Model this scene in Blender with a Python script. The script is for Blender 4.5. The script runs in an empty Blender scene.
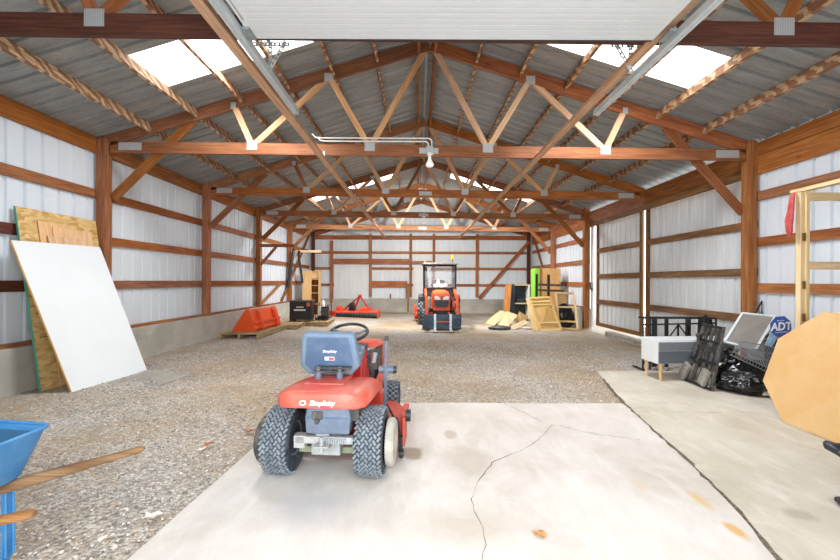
import bpy, bmesh, math, random
from mathutils import Vector, Matrix, noise
rnd = random.Random(7)
S = bpy.context.scene
COL = S.collection
PI = math.pi

# ------------------------------------------------------------------ camera
F, CX, CY, ROLL, CAMX, CAMZ = 373.0, 418.0, 281.0, 0.004, -0.13, 1.45
cam = bpy.data.cameras.new('camera'); cam.sensor_width = 36; cam.lens = F*36/840
cam.shift_x = (420-CX)/840; cam.shift_y = (CY-280)/840
cam.clip_start = 0.03; cam.clip_end = 200
co = bpy.data.objects.new('camera', cam); COL.objects.link(co)
co.matrix_world = Matrix.Translation((CAMX, 0, CAMZ)) @ Matrix.Rotation(PI/2, 4, 'X') @ Matrix.Rotation(ROLL, 4, 'Z')
S.camera = co

# ------------------------------------------------------------------ world, light, exposure
W = bpy.data.worlds.new('world'); S.world = W; W.use_nodes = True
bg = W.node_tree.nodes['Background']; bg.inputs[0].default_value = (0.93, 0.97, 1.0, 1); bg.inputs[1].default_value = 2.6
def area(name, loc, rot, sx, sy, power, col=(1, 1, 1)):
    l = bpy.data.lights.new(name, 'AREA'); l.shape = 'RECTANGLE'; l.size = sx; l.size_y = sy; l.energy = power; l.color = col
    o = bpy.data.objects.new(name, l); COL.objects.link(o); o.location = loc; o.rotation_euler = rot
    l.spread = math.radians(150); return o
# daylight through the open garage doorway behind the camera
area('doorway_daylight', (0.1, -0.25, 1.7), (math.radians(80), 0, 0), 4.4, 3.0, 130, (.95, .98, 1))
# daylight under the translucent roof sheets
for y, p in ((4.85, 150), (12.4, 220)):
    for s in (-1, 1):
        area('skylight_daylight', (s*2.6, y, 5.27-.31*2.6-.06), (0, s*-0.3, 0), 2.0, .66, p, (.94, .97, 1))
S.view_settings.view_transform = 'Standard'; S.view_settings.look = 'None'
S.view_settings.gamma = 1; S.view_settings.use_curve_mapping = False
S.view_settings.exposure = 0.22

# ------------------------------------------------------------------ pixel helpers
def P(px, py, d):
    dx, dy = px-CX, py-CY
    dx, dy = dx+ROLL*dy, dy-ROLL*dx
    return Vector((CAMX+dx*d/F, d, CAMZ-dy*d/F))
def G(px, py, z=0.0):
    dx, dy = px-CX, py-CY
    dx, dy = dx+ROLL*dy, dy-ROLL*dx
    d = F*(CAMZ-z)/dy
    return Vector((CAMX+dx*d/F, d, z))
def gz(x, y):
    "height of the gravel"
    a = min(1, max(0, (-x-1.7)/2.6))
    b = min(1, max(0, (x-3.6)/1.6))*min(1, max(0, (y-6.3)/2))
    return -0.008+0.075*a*a*(3-2*a)-0.03*b

# ------------------------------------------------------------------ mesh builder
class MB:
    def __init__(s): s.v = []; s.f = []; s.uv = []; s.sm = []
    def add(s, vs, fs, uvs=None, smooth=False):
        b = len(s.v); s.v += [Vector(v) for v in vs]
        for i, f in enumerate(fs):
            s.f.append([b+k for k in f]); s.sm.append(smooth)
            s.uv.append(uvs[i] if uvs else [(vs[k][0]+vs[k][2]*.7, vs[k][1]+vs[k][2]*.7) for k in f])
        return s
    def beam(s, p0, p1, w, h, up=(0, 0, 1)):
        "bar from p0 to p1, w wide sideways, h along up; the grain runs along it"
        p0, p1 = Vector(p0), Vector(p1); a = p1-p0; L = a.length; a.normalize()
        up = Vector(up)
        if abs(a.dot(up)) > .99: up = Vector((0, 1, 0))
        sd = a.cross(up).normalized(); u2 = sd.cross(a).normalized()
        vs = []
        for t in (p0, p1):
            for i, j in ((-1, -1), (1, -1), (1, 1), (-1, 1)): vs.append(t+sd*(i*w/2)+u2*(j*h/2))
        fs = [(0, 1, 2, 3), (7, 6, 5, 4)]
        o = rnd.uniform(0, 50); q = rnd.uniform(0, 50)
        uv = [[(o+k*.01, q+k*.03) for k in range(4)] for _ in range(2)]
        c = 0
        for k in range(4):
            k2 = (k+1) % 4; wd = w if k in (0, 2) else h
            fs.append((k, k+4, k2+4, k2))
            uv.append([(o, q+c), (o+L, q+c), (o+L, q+c+wd), (o, q+c+wd)]); c += wd+.013
        fs = [f[::-1] for f in fs]; uv = [u[::-1] for u in uv]
        return s.add(vs, fs, uv)
    def box(s, c, d, rot=None):
        c, d = Vector(c), Vector(d); R = rot or Matrix.Identity(3)
        k = max(range(3), key=lambda i: d[i]); ax = Vector([1 if i == k else 0 for i in range(3)])
        up = Vector((0, 0, 1)) if k != 2 else Vector((0, 1, 0))
        sd = ax.cross(up)
        w = sum(abs(sd[i])*d[i] for i in range(3)); h = sum(abs(up[i])*d[i] for i in range(3))
        return s.beam(c-R@(ax*d[k]/2), c+R@(ax*d[k]/2), w, h, R@up)
    def tube(s, pts, r, n=10, closed=False, caps=True):
        pts = [Vector(p) for p in pts]; m = len(pts)
        rs = r if isinstance(r, (list, tuple)) else [r]*m
        tg = []
        for i in range(m):
            a = pts[(i-1) % m] if (closed or i > 0) else pts[i]
            b = pts[(i+1) % m] if (closed or i < m-1) else pts[i]
            tg.append((b-a).normalized())
        ref = Vector((0, 0, 1)) if abs(tg[0].z) < .9 else Vector((1, 0, 0))
        nrm = (ref-tg[0]*ref.dot(tg[0])).normalized(); vs = []; 
        for i in range(m):
            nrm = (nrm-tg[i]*nrm.dot(tg[i])).normalized(); bn = tg[i].cross(nrm)
            for k in range(n):
                a = 2*PI*k/n; vs.append(pts[i]+(nrm*math.cos(a)+bn*math.sin(a))*rs[i])
        fs = []; uv = []; l = 0
        o = rnd.uniform(0, 30)
        for i in range(m if closed else m-1):
            j = (i+1) % m; dl = (pts[j]-pts[i]).length
            for k in range(n):
                k2 = (k+1) % n; fs.append((i*n+k, i*n+k2, j*n+k2, j*n+k))
                cr = 2*PI*rs[i]/n
                uv.append([(o+l, k*cr), (o+l, (k+1)*cr), (o+l+dl, (k+1)*cr), (o+l+dl, k*cr)])
            l += dl
        s.add(vs, fs, uv, True)
        if caps and not closed:
            b = len(s.v)-m*n
            s.f.append([b+k for k in range(n)][::-1]); s.f.append([b+(m-1)*n+k for k in range(n)])
            for _ in range(2): s.sm.append(False); s.uv.append([(o, k*.01) for k in range(n)])
        return s
    def cyl(s, p0, p1, r, n=20): return s.tube([p0, p1], r, n)
    def lathe(s, prof, M=None, n=32, smooth=True):
        "prof: (r, z) list turned about local z, placed by the 4x4 M"
        M = M or Matrix.Identity(4); vs = []
        for r, z in prof:
            for k in range(n):
                a = 2*PI*k/n; vs.append(M @ Vector((r*math.cos(a), r*math.sin(a), z)))
        fs = []
        for i in range(len(prof)-1):
            for k in range(n):
                k2 = (k+1) % n; fs.append((i*n+k, i*n+k2, (i+1)*n+k2, (i+1)*n+k))
        s.add(vs, fs, None, smooth)
        b = len(s.v)-len(vs)
        for i, rev in ((0, True), (len(prof)-1, False)):
            if prof[i][0] > 1e-5:
                f = [b+i*n+k for k in range(n)]; s.f.append(f[::-1] if rev else f); s.sm.append(False); s.uv.append([(0, 0)]*n)
        return s
    def prism(s, poly, M, t):
        "poly: 2-D outline in local xy, extruded t along local z, placed by M"
        n = len(poly); vs = [M @ Vector((x, y, 0)) for x, y in poly]+[M @ Vector((x, y, t)) for x, y in poly]
        fs = [tuple(range(n))[::-1], tuple(range(n, 2*n))]; uv = [[poly[k] for k in range(n)][::-1], [poly[k] for k in range(n)]]
        for k in range(n):
            k2 = (k+1) % n; fs.append((k, k2, n+k2, n+k)); L = math.dist(poly[k], poly[k2])
            uv.append([(0, 0), (L, 0), (L, t), (0, t)])
        return s.add(vs, fs, uv)
    def loft(s, rings, smooth=True, caps=True):
        n = len(rings[0]); vs = [p for r in rings for p in r]; fs = []
        for i in range(len(rings)-1):
            for k in range(n):
                k2 = (k+1) % n; fs.append((i*n+k, i*n+k2, (i+1)*n+k2, (i+1)*n+k))
        if caps: fs += [tuple(range(n))[::-1], tuple(range((len(rings)-1)*n, len(rings)*n))]
        return s.add(vs, fs, None, smooth)
    def strip(s, a, b):
        "a skin between two equally long point rows"
        n = len(a); return s.add(list(a)+list(b), [(i, i+1, n+i+1, n+i) for i in range(n-1)])
    def shift(s, d):
        d = Vector(d); s.v = [v+d for v in s.v]; return s
    def xf(s, M): s.v = [M @ v for v in s.v]; return s
    def build(s, name, m, parent=None, world=False, bevel=0, solid=0, sub=0, angle=40):
        me = bpy.data.meshes.new(name); off = Vector((0, 0, 0)); pp = parent if world else None
        while pp: off = off+pp.location; pp = pp.parent
        me.from_pydata([v-off for v in s.v], [], s.f)
        ul = me.uv_layers.new(name='UVMap'); flat = [c for u in s.uv for p in u for c in p]
        if len(flat) == 2*len(me.loops): ul.data.foreach_set('uv', flat)
        me.polygons.foreach_set('use_smooth', s.sm)
        bm = bmesh.new(); bm.from_mesh(me); bmesh.ops.recalc_face_normals(bm, faces=bm.faces); bm.to_mesh(me); bm.free()
        if any(s.sm): me.set_sharp_from_angle(angle=math.radians(angle))
        for x in (m if isinstance(m, (list, tuple)) else [m]): me.materials.append(x)
        o = bpy.data.objects.new(name, me); COL.objects.link(o)
        if parent: o.parent = parent
        if solid:
            d = o.modifiers.new('solid', 'SOLIDIFY'); d.thickness = solid; d.offset = 0
        if bevel:
            d = o.modifiers.new('bevel', 'BEVEL'); d.width = bevel; d.segments = 2; d.limit_method = 'ANGLE'; d.angle_limit = math.radians(50)
        if sub:
            d = o.modifiers.new('sub', 'SUBSURF'); d.levels = sub; d.render_levels = sub
        return o

def tag(o, label=None, cat=None, group=None, kind=None):
    if label: o['label'] = label
    if cat: o['category'] = cat
    if group: o['group'] = group
    if kind: o['kind'] = kind
    return o
def thing(name, label, cat, loc=(0, 0, 0), rz=0, group=None):
    o = bpy.data.objects.new(name, None); COL.objects.link(o); o.empty_display_size = .1
    o.location = loc; o.rotation_euler = (0, 0, rz)
    return tag(o, label, cat, group)
def struct(o): o['kind'] = 'structure'; return o
def copy_tree(o, parent=None):
    c = o.copy(); COL.objects.link(c)
    if parent: c.parent = parent
    for ch in [x for x in list(COL.objects) if x.parent == o]: copy_tree(ch, c)
    return c
def text_mb(body, size, M, extr=.002, shear=0, bold=0):
    cu = bpy.data.curves.new('t', 'FONT'); cu.body = body; cu.size = size; cu.extrude = extr; cu.align_x = 'CENTER'; cu.align_y = 'CENTER'
    cu.shear = shear; cu.offset = bold; cu.resolution_u = 3
    o = bpy.data.objects.new('t', cu); COL.objects.link(o)
    bpy.context.view_layer.update()
    me = bpy.data.meshes.new_from_object(o.evaluated_get(bpy.context.evaluated_depsgraph_get()))
    b = MB(); b.add([M @ v.co for v in me.vertices], [tuple(p.vertices) for p in me.polygons])
    bpy.data.objects.remove(o); bpy.data.curves.remove(cu); bpy.data.meshes.remove(me)
    return b

# ------------------------------------------------------------------ materials
def lin(h):
    h = h.lstrip('#'); c = [int(h[i:i+2], 16)/255 for i in (0, 2, 4)]
    return tuple((x/12.92 if x <= .04045 else ((x+.055)/1.055)**2.4) for x in c)+(1,)
class NT:
    def __init__(s, name, rough=.6, metal=0, spec=.5):
        s.m = bpy.data.materials.new(name); s.m.use_nodes = True; s.t = s.m.node_tree; s.b = s.t.nodes['Principled BSDF']
        s.b.inputs['Roughness'].default_value = rough; s.b.inputs['Metallic'].default_value = metal
        s.b.inputs['Specular IOR Level'].default_value = spec
    def n(s, typ, **k):
        d = s.t.nodes.new(typ)
        for a, v in k.items(): setattr(d, a, v)
        return d
    def l(s, a, b): s.t.links.new(a, b)
    def coord(s, kind, scale=(1, 1, 1), rot=(0, 0, 0)):
        c = s.n('ShaderNodeTexCoord'); mp = s.n('ShaderNodeMapping'); mp.inputs['Scale'].default_value = scale; mp.inputs['Rotation'].default_value = rot
        s.l(c.outputs[kind], mp.inputs[0]); return mp.outputs[0]
    def pos(s, scale=(1, 1, 1)):
        g = s.n('ShaderNodeNewGeometry'); mp = s.n('ShaderNodeMapping'); mp.inputs['Scale'].default_value = scale
        s.l(g.outputs['Position'], mp.inputs[0]); return mp.outputs[0]
    def noise(s, vec, scale, detail=4, rough=.55, dist=0):
        t = s.n('ShaderNodeTexNoise'); t.inputs['Scale'].default_value = scale; t.inputs['Detail'].default_value = detail
        t.inputs['Roughness'].default_value = rough; t.inputs['Distortion'].default_value = dist; s.l(vec, t.inputs['Vector']); return t.outputs['Fac']
    def ramp(s, fac, stops):
        r = s.n('ShaderNodeValToRGB'); e = r.color_ramp.elements
        while len(e) < len(stops): e.new(.5)
        for i, (p, c) in enumerate(stops): e[i].position = p; e[i].color = lin(c) if isinstance(c, str) else (c, c, c, 1)
        s.l(fac, r.inputs[0]); return r.outputs[0]
    def mix(s, fac, a, b, mode='MIX'):
        m = s.n('ShaderNodeMix', data_type='RGBA', blend_type=mode)
        for v, i in ((fac, 0), (a, 6), (b, 7)):
            if isinstance(v, str): v = lin(v)
            if isinstance(v, (int, float)) and i: v = (v, v, v, 1)
            if hasattr(v, 'node'): s.l(v, m.inputs[i])
            else: m.inputs[i].default_value = v
        return m.outputs[2]
    def math(s, op, a, b=0.0, c=None):
        m = s.n('ShaderNodeMath', operation=op)
        for i, v in enumerate((a, b, c)):
            if v is None: continue
            if hasattr(v, 'node'): s.l(v, m.inputs[i])
            else: m.inputs[i].default_value = v
        return m.outputs[0]
    def vary(s, col, hue=.0, val=.25, sat=.15):
        i = s.n('ShaderNodeObjectInfo'); h = s.n('ShaderNodeHueSaturation')
        r = i.outputs['Random']
        s.l(s.math('MULTIPLY_ADD', r, val, 1-val/2), h.inputs['Value'])
        r2 = s.math('FRACT', s.math('MULTIPLY', r, 17.31))
        s.l(s.math('MULTIPLY_ADD', r2, sat, 1-sat/2), h.inputs['Saturation'])
        if hue: s.l(s.math('MULTIPLY_ADD', s.math('FRACT', s.math('MULTIPLY', r, 41.7)), hue, .5-hue/2), h.inputs['Hue'])
        s.l(col, h.inputs['Color']); return h.outputs[0]
    def color(s, c):
        if isinstance(c, str): s.b.inputs['Base Color'].default_value = lin(c)
        else: s.l(c, s.b.inputs['Base Color'])
    def bump(s, h, strength=.3, dist=.01):
        b = s.n('ShaderNodeBump'); b.inputs['Strength'].default_value = strength; b.inputs['Distance'].default_value = dist
        s.l(h, b.inputs['Height']); s.l(b.outputs[0], s.b.inputs['Normal'])

def wood(name, lo, mid, hi, rough=.62, val=.3, grain=1.0, blot=.5, hue=.012):
    k = NT(name, rough, spec=.3)
    v = k.coord('UV', (1.3, 26*grain, 1)); v2 = k.coord('UV', (.9, 5, 1))
    g = k.noise(v, 1.6, 5, .6, .6); b = k.noise(v2, 1.4, 3, .5, .8)
    c = k.ramp(g, [(.25, lo), (.5, mid), (.75, hi)])
    c = k.mix(k.math('MULTIPLY', k.ramp(b, [(.35, 0.0), (.7, 1.0)]), blot), c, lo)
    kn = k.n('ShaderNodeTexVoronoi'); kn.inputs['Scale'].default_value = 1.0; k.l(k.coord('UV', (2.2, 7, 1)), kn.inputs['Vector'])
    c = k.mix(k.ramp(kn.outputs['Distance'], [(.06, .8), (.13, 0.0)]), c, lo)
    k.color(k.vary(c, hue, val, .2)); k.bump(g, .12, .004)
    return k.m
def paint(name, col, rough=.45, wear=None, metal=0, amt=.5, scale=6, spec=.5):
    k = NT(name, rough, metal, spec); v = k.coord('Object')
    g = k.noise(v, scale, 6, .62); h = k.noise(v, scale*5, 4)
    c = k.mix(k.math('MULTIPLY', k.ramp(g, [(.42, 0.0), (.72, 1.0)]), amt), col, wear or col)
    if wear: c = k.mix(k.math('MULTIPLY', h, .25*amt), c, wear)
    k.color(c); k.bump(h, .05, .003)
    return k.m

M = {}
M['timber'] = wood('timber', '#6f3f25', '#a1643c', '#c28a5c', val=.4)
M['timber_light'] = wood('timber_light', '#b88458', '#dfb388', '#edcba8', val=.2)
M['timber_pale'] = wood('timber_pale', '#a07a58', '#c9a27e', '#dcbd9e', val=.15)
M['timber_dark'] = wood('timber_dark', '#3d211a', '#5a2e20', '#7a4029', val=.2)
M['timber_old'] = wood('timber_old', '#5a3a22', '#8f6740', '#b28a5c', val=.25, blot=.7)
M['lumber'] = wood('lumber', '#c9a46c', '#e3c898', '#eed9b2', val=.12, blot=.25)
M['pallet_wood'] = wood('pallet_wood', '#8a7250', '#b59c74', '#cdb892', val=.25)
M['handle_wood'] = wood('handle_wood', '#5f4128', '#8f6a45', '#b0906c', val=.2, blot=.6)
M['plywood'] = wood('plywood', '#cf9f63', '#dfb67e', '#e9c794', val=.08, grain=.4, blot=.35)
M['plank_rust'] = wood('plank_rust', '#8c5634', '#b87a50', '#cf9a6e', val=.1)
M['cabinet_wood'] = wood('cabinet_wood', '#d3ae70', '#e6c88e', '#f1dbaa', val=.15, grain=.6, blot=.3)
M['card'] = wood('card', '#b39a6c', '#cdb68a', '#dac79f', val=.2, grain=.3, blot=.3)

k = NT('purlin_wood', .65, spec=.3)      # drip-marked boards under the sheets
w = k.n('ShaderNodeTexWave', wave_type='BANDS', bands_direction='DIAGONAL'); w.inputs['Scale'].default_value = 3.4; w.inputs['Distortion'].default_value = 7; w.inputs['Detail'].default_value = 3; w.inputs['Detail Scale'].default_value = 1.6
k.l(k.coord('UV', (1.0, 1.0, 1)), w.inputs['Vector'])
g = k.noise(k.coord('UV', (1.3, 26, 1)), 1.6, 5)
c = k.ramp(g, [(.3, '#a9805e'), (.7, '#dfc3a2')])
c = k.mix(k.ramp(w.outputs['Fac'], [(.42, .8), (.70, 0.0)]), c, '#7a4a2e')
k.color(k.vary(c, .01, .25)); M['purlin'] = k.m

k = NT('osb', .75, spec=.2); v = k.coord('UV', (1, 1, 1))
vo = k.n('ShaderNodeTexVoronoi'); vo.inputs['Scale'].default_value = 26; vo.inputs['Randomness'].default_value = 1
mp = k.coord('UV', (1, .45, 1)); k.l(mp, vo.inputs['Vector'])
sx = k.n('ShaderNodeSeparateColor'); k.l(vo.outputs['Color'], sx.inputs[0])
c = k.ramp(sx.outputs[0], [(0, '#b98f50'), (.5, '#d9b577'), (1, '#e8cd98')])
k.color(k.mix(k.math('MULTIPLY', k.noise(v, 60, 3), .5), c, '#c09a5c')); k.bump(sx.outputs[0], .15, .003); M['osb'] = k.m

k = NT('siding_white', .42, spec=.4); v = k.pos((1, 1, .25))
g = k.noise(v, 1.1, 5, .6); g2 = k.noise(k.pos((6, 6, .5)), 1.4, 4)
c = k.ramp(g, [(.3, '#d3dce5'), (.7, '#e2e8ee')])
c = k.mix(k.math('MULTIPLY', k.ramp(g2, [(.5, 0.0), (.8, 1.0)]), .12), c, '#c4c8cb')
k.color(c); M['siding'] = k.m
k = NT('door_sheet', .5, spec=.35); g2 = k.noise(k.pos((5, 5, .45)), 1.6, 5, .6)
c = k.ramp(g2, [(.3, '#e4e9ec'), (.6, '#d9dddf'), (.85, '#bfc0be')]); k.color(c); M['door_sheet'] = k.m
k = NT('roof_steel', .45, .3); g = k.noise(k.pos((.5, 4, 1)), 2.2, 6, .65); g2 = k.noise(k.pos((3, 9, 3)), 4, 5)
c = k.ramp(g, [(.25, '#878d8f'), (.55, '#a0a6a7'), (.8, '#bcc1c1')]); c = k.mix(k.math('MULTIPLY', k.ramp(g2, [(.5, 0.0), (.75, 1.0)]), .45), c, '#7a7a76')
k.color(c); M['roof'] = k.m
k = NT('skylight_sheet', .5); k.color('#f4f6f6'); k.b.inputs['Emission Color'].default_value = (1, 1, 1, 1); k.b.inputs['Emission Strength'].default_value = 2.2; M['skylight'] = k.m
k = NT('bulb_glass', .3); k.color('#f2f2f0'); k.b.inputs['Emission Color'].default_value = (1, .98, .93, 1); k.b.inputs['Emission Strength'].default_value = .25; M['bulb'] = k.m
M['tabletop_ply'] = paint('tabletop_ply', '#d0a468', .6, '#dcbc8e', 0, .7, 2.5)
M['galv'] = paint('galvanised', '#ccd4d7', .42, '#b2babd', .35, .6, 14)
k = NT('truss_plate', .5, .3); w = k.n('ShaderNodeTexWave', wave_type='BANDS', bands_direction='X'); w.inputs['Scale'].default_value = 16
k.l(k.coord('Object'), w.inputs['Vector']); k.color(k.mix(k.math('MULTIPLY', w.outputs['Fac'], .45), '#c6c9ca', '#8b8e8f')); M['plate'] = k.m
M['galv_dark'] = paint('galvanised_dark', '#9aa1a2', .45, '#74797a', .4, .6, 14)
M['door_white'] = paint('door_white', '#cdd1d3', .5, '#bfc4c6', 0, .4, 2)
M['white'] = paint('white_board', '#e4e8ea', .4, '#dadee1', 0, .3, 2)
M['white_old'] = paint('white_old', '#e6e6e3', .5, '#cfcfca', 0, .5, 5)
M['conduit'] = paint('conduit', '#e6e6e2', .45, '#cfcfca', 0, .3, 8)
M['red'] = paint('mower_red', '#d64a38', .4, '#e08d7c', 0, .75, 4)
M['red_deep'] = paint('mower_red_deep', '#c02420', .4, '#8f2320', 0, .5, 7)
M['deck'] = paint('deck_red', '#cf4a36', .5, '#7d4a3c', 0, .7, 12)
M['orange'] = paint('loader_orange', '#ee5a22', .42, '#d8491b', 0, .4, 5)
M['orange_red'] = paint('cutter_orange', '#f0502a', .42, '#cf3f20', 0, .5, 6)
M['seat'] = paint('seat_vinyl', '#647a92', .5, '#8699ab', 0, .6, 7)
M['seat_dark'] = paint('seat_panel', '#47607e', .55, '#6c839c', 0, .6, 9)
M['steel_blue'] = paint('steel_blue', '#5d6b7e', .45, '#87929f', .1, .6, 9)
M['dusty_steel'] = paint('dusty_steel', '#b3b4b4', .6, '#8d8e8d', .2, .7, 16)
M['dusty_green'] = paint('dusty_green', '#8a9474', .7, '#a9aa94', 0, .6, 14)
M['weight'] = paint('wheel_weight', '#b7b2a7', .7, '#8f8b82', 0, .7, 10)
M['black'] = paint('black_metal', '#1a1c1f', .45, '#33363a', .1, .5, 10)
M['black_dusty'] = paint('black_dusty', '#2f2f2e', .6, '#85817a', .1, .65, 14)
M['black_plastic'] = paint('black_plastic', '#23262a', .42, '#3a3e44', 0, .4, 8)
M['grey_slat'] = paint('grey_slat', '#7c7a73', .7, '#a9a59a', 0, .8, 18)
k = NT('tyre_rubber', .72, spec=.35); g = k.noise(k.coord('Object'), 22, 5); c = k.ramp(g, [(.35, '#2b3138'), (.7, '#4b535b')]); k.color(c); M['tyre'] = k.m
k = NT('bag_plastic', .2, spec=.6); k.color('#0d0e10'); k.bump(k.noise(k.coord('Object'), 7, 3, .5, 1.5), .35, .02); M['bag'] = k.m
k = NT('tyre_lug', .75, spec=.3); k.color(k.ramp(k.noise(k.coord('Object'), 16, 4), [(.35, '#5f6870'), (.7, '#8b949b')])); M['tyre_lug'] = k.m
M['blue'] = paint('barrow_blue', '#3a7fba', .42, '#66a2cc', 0, .6, 6)
M['blue_dark'] = paint('barrow_inside', '#2f6b98', .5, '#4f5f66', 0, .9, 5)
M['sign_blue'] = paint('sign_blue', '#1f52a8', .3, '#2a61b8', 0, .3, 6)
M['sign_white'] = paint('sign_white', '#f6f7f8', .4, None)
M['navy'] = paint('navy', '#2a3442', .5, '#3e4a58', 0, .5, 6)
M['slate'] = paint('slate_front', '#777b81', .5, '#686d74', 0, .5, 6)
M['slate_dark'] = paint('slate_dark', '#60666e', .5, '#50575f', 0, .5, 6)
M['screen'] = paint('screen_grey', '#8d8781', .6, '#9d9791', 0, .6, 3)
M['teal'] = paint('osb_edge_teal', '#3f9c86', .6, '#5bb09a', 0, .4, 8)
M['lime'] = paint('lime_paint', '#8fd04a', .5, '#7cbf3c', 0, .4, 5)
M['cloth_red'] = paint('cloth_red', '#cf4a4a', .85, '#e08a86', 0, .6, 14)
M['amber'] = paint('amber_lens', '#f0941e', .25, None)
M['chrome'] = paint('bright_steel', '#c8d0d6', .3, '#9aa2a8', .7, .5, 12)
M['wire'] = paint('wire_grey', '#8b9096', .45, '#6f747a', .4, .5, 14)
M['loader_black'] = paint('loader_blue_black', '#27384a', .35, '#5a7890', .2, .6, 5)
M['headlight'] = paint('headlight', '#f2f2ec', .15, None)
k = NT('vinyl_clear', .08, spec=.6); k.color('#aeb8c0'); k.b.inputs['Transmission Weight'].default_value = .6; k.b.inputs['IOR'].default_value = 1.3; k.b.inputs['Alpha'].default_value = .45; M['vinyl'] = k.m
M['leaf'] = paint('leaf_tan', '#c99a5e', .8, '#9b6a3a', 0, .8, 40)
M['leaf_orange'] = paint('leaf_orange', '#b8622c', .8, '#8a431d', 0, .8, 40)
M['paper'] = paint('paper', '#e9ddd0', .8, '#d2c3b2', 0, .6, 20)

k = NT('curb_concrete', .85, spec=.2); g = k.noise(k.pos((1, 1, 1)), 1.6, 7, .65); g2 = k.noise(k.pos((.8, .8, 1)), .9, 4, .6)
c = k.ramp(g, [(.3, '#a5a198'), (.6, '#bcb7ac'), (.8, '#cbc6bb')]); c = k.mix(k.math('MULTIPLY', k.ramp(g2, [(.52, 0.0), (.6, 1.0)]), .4), c, '#8d8a84')
k.color(c); k.bump(g, .2, .01); M['curb'] = k.m

def stain_mask(k, xy, rx, ry, amt, soft=.5):
    g = k.n('ShaderNodeNewGeometry'); s = k.n('ShaderNodeVectorMath', operation='SUBTRACT'); k.l(g.outputs['Position'], s.inputs[0]); s.inputs[1].default_value = (xy[0], xy[1], 0)
    m = k.n('ShaderNodeVectorMath', operation='MULTIPLY'); k.l(s.outputs[0], m.inputs[0]); m.inputs[1].default_value = (1/rx, 1/ry, 0)
    L = k.n('ShaderNodeVectorMath', operation='LENGTH'); k.l(m.outputs[0], L.inputs[0])
    d = k.math('ADD', L.outputs['Value'], k.math('MULTIPLY', k.math('SUBTRACT', k.noise(k.pos(), 5, 4), .5), .9))
    r = k.ramp(d, [(1-soft, 1.0), (1.0, 0.0)]); return k.math('MULTIPLY', r, amt)
def concrete(name, cols, stains):
    k = NT(name, .78, spec=.25)
    g = k.noise(k.pos(), 1.3, 8, .66, .4); g2 = k.noise(k.pos((1, .35, 1)), 7, 6, .7, .5); g3 = k.noise(k.pos(), 60, 3)
    c = k.ramp(g, [(.28, cols[0]), (.5, cols[1]), (.72, cols[2])])
    c = k.mix(k.math('MULTIPLY', k.ramp(g2, [(.5, 0.0), (.72, 1.0)]), .35), c, '#f1eeea')
    c = k.mix(k.math('MULTIPLY', k.ramp(g2, [(.3, 1.0), (.44, 0.0)]), .3), c, cols[0])
    for xy, rx, ry, col, a, so in stains: c = k.mix(stain_mask(k, xy, rx, ry, a, so), c, col)
    k.color(k.mix(k.math('MULTIPLY', g3, .16), c, '#8b8378')); k.bump(k.math('ADD', g2, k.math('MULTIPLY', g3, .4)), .12, .006)
    return k.m
sp = lambda px, py: tuple(G(px, py)[:2])
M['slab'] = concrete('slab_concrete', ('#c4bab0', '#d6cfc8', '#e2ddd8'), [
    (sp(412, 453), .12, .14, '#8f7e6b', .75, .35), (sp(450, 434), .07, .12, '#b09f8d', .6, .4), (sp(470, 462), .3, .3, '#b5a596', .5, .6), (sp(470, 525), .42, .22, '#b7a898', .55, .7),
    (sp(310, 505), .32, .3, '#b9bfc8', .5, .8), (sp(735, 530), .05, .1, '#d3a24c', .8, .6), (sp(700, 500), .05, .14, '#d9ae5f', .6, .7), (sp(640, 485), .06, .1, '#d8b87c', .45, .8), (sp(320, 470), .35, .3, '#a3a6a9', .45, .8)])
M['slab_old'] = concrete('apron_concrete', ('#b9b09f', '#cbc3b4', '#d6cfc3'), [
    (sp(800, 515), .12, .08, '#9c9386', .6, .5), (sp(735, 425), .25, .2, '#bdb3a2', .5, .7), (sp(690, 392), .5, .3, '#b3a999', .4, .7)])
k = NT('gravel', .9, spec=.2)
v1 = k.n('ShaderNodeTexVoronoi'); v1.inputs['Scale'].default_value = 62; k.l(k.pos((1, 1, .3)), v1.inputs['Vector'])
v2 = k.n('ShaderNodeTexVoronoi'); v2.inputs['Scale'].default_value = 27; k.l(k.pos((1, 1, .3)), v2.inputs['Vector'])
a = k.n('ShaderNodeSeparateColor'); k.l(v1.outputs['Color'], a.inputs[0]); b = k.n('ShaderNodeSeparateColor'); k.l(v2.outputs['Color'], b.inputs[0])
c1 = k.ramp(a.outputs[0], [(0, '#77706a'), (.4, '#aaa39b'), (.75, '#cac3ba'), (1, '#ede7de')])
c2 = k.ramp(b.outputs[1], [(0, '#958c83'), (.5, '#bcb4aa'), (1, '#d8d1c8')])
c = k.mix(.3, c1, c2)
p1 = k.noise(k.pos(), .55, 6, .62, .3); c = k.mix(k.math('MULTIPLY', k.ramp(p1, [(.40, 0.0), (.60, 1.0)]), .7), c, '#a88f6c')
p2 = k.noise(k.pos(), 1.7, 6, .65, .3); c = k.mix(k.math('MULTIPLY', k.ramp(p2, [(.54, 0.0), (.7, 1.0)]), .5), c, '#8f8473')
p3 = k.noise(k.pos((1, .5, 1)), 26, 4, .7); c = k.mix(k.math('MULTIPLY', k.ramp(p3, [(.58, 0.0), (.68, 1.0)]), .6), c, '#d2ab7c')
k.color(c); k.bump(k.math('SUBTRACT', k.math('MULTIPLY', v1.outputs['Distance'], -.6), k.math('MULTIPLY', v2.outputs['Distance'], .8)), .8, .02); M['gravel'] = k.m
k = NT('pebble', .85, spec=.25); oi = k.noise(k.pos((1, 1, 1)), 33, 1); g = k.ramp(oi, [(.3, '#7d7670'), (.44, '#a39c95'), (.56, '#c5beb6'), (.68, '#e8e2d8')]); k.color(g); M['pebble'] = k.m
k = NT('crack_dirt', .95, spec=.1); k.color('#5d564c'); M['crack'] = k.m
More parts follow.
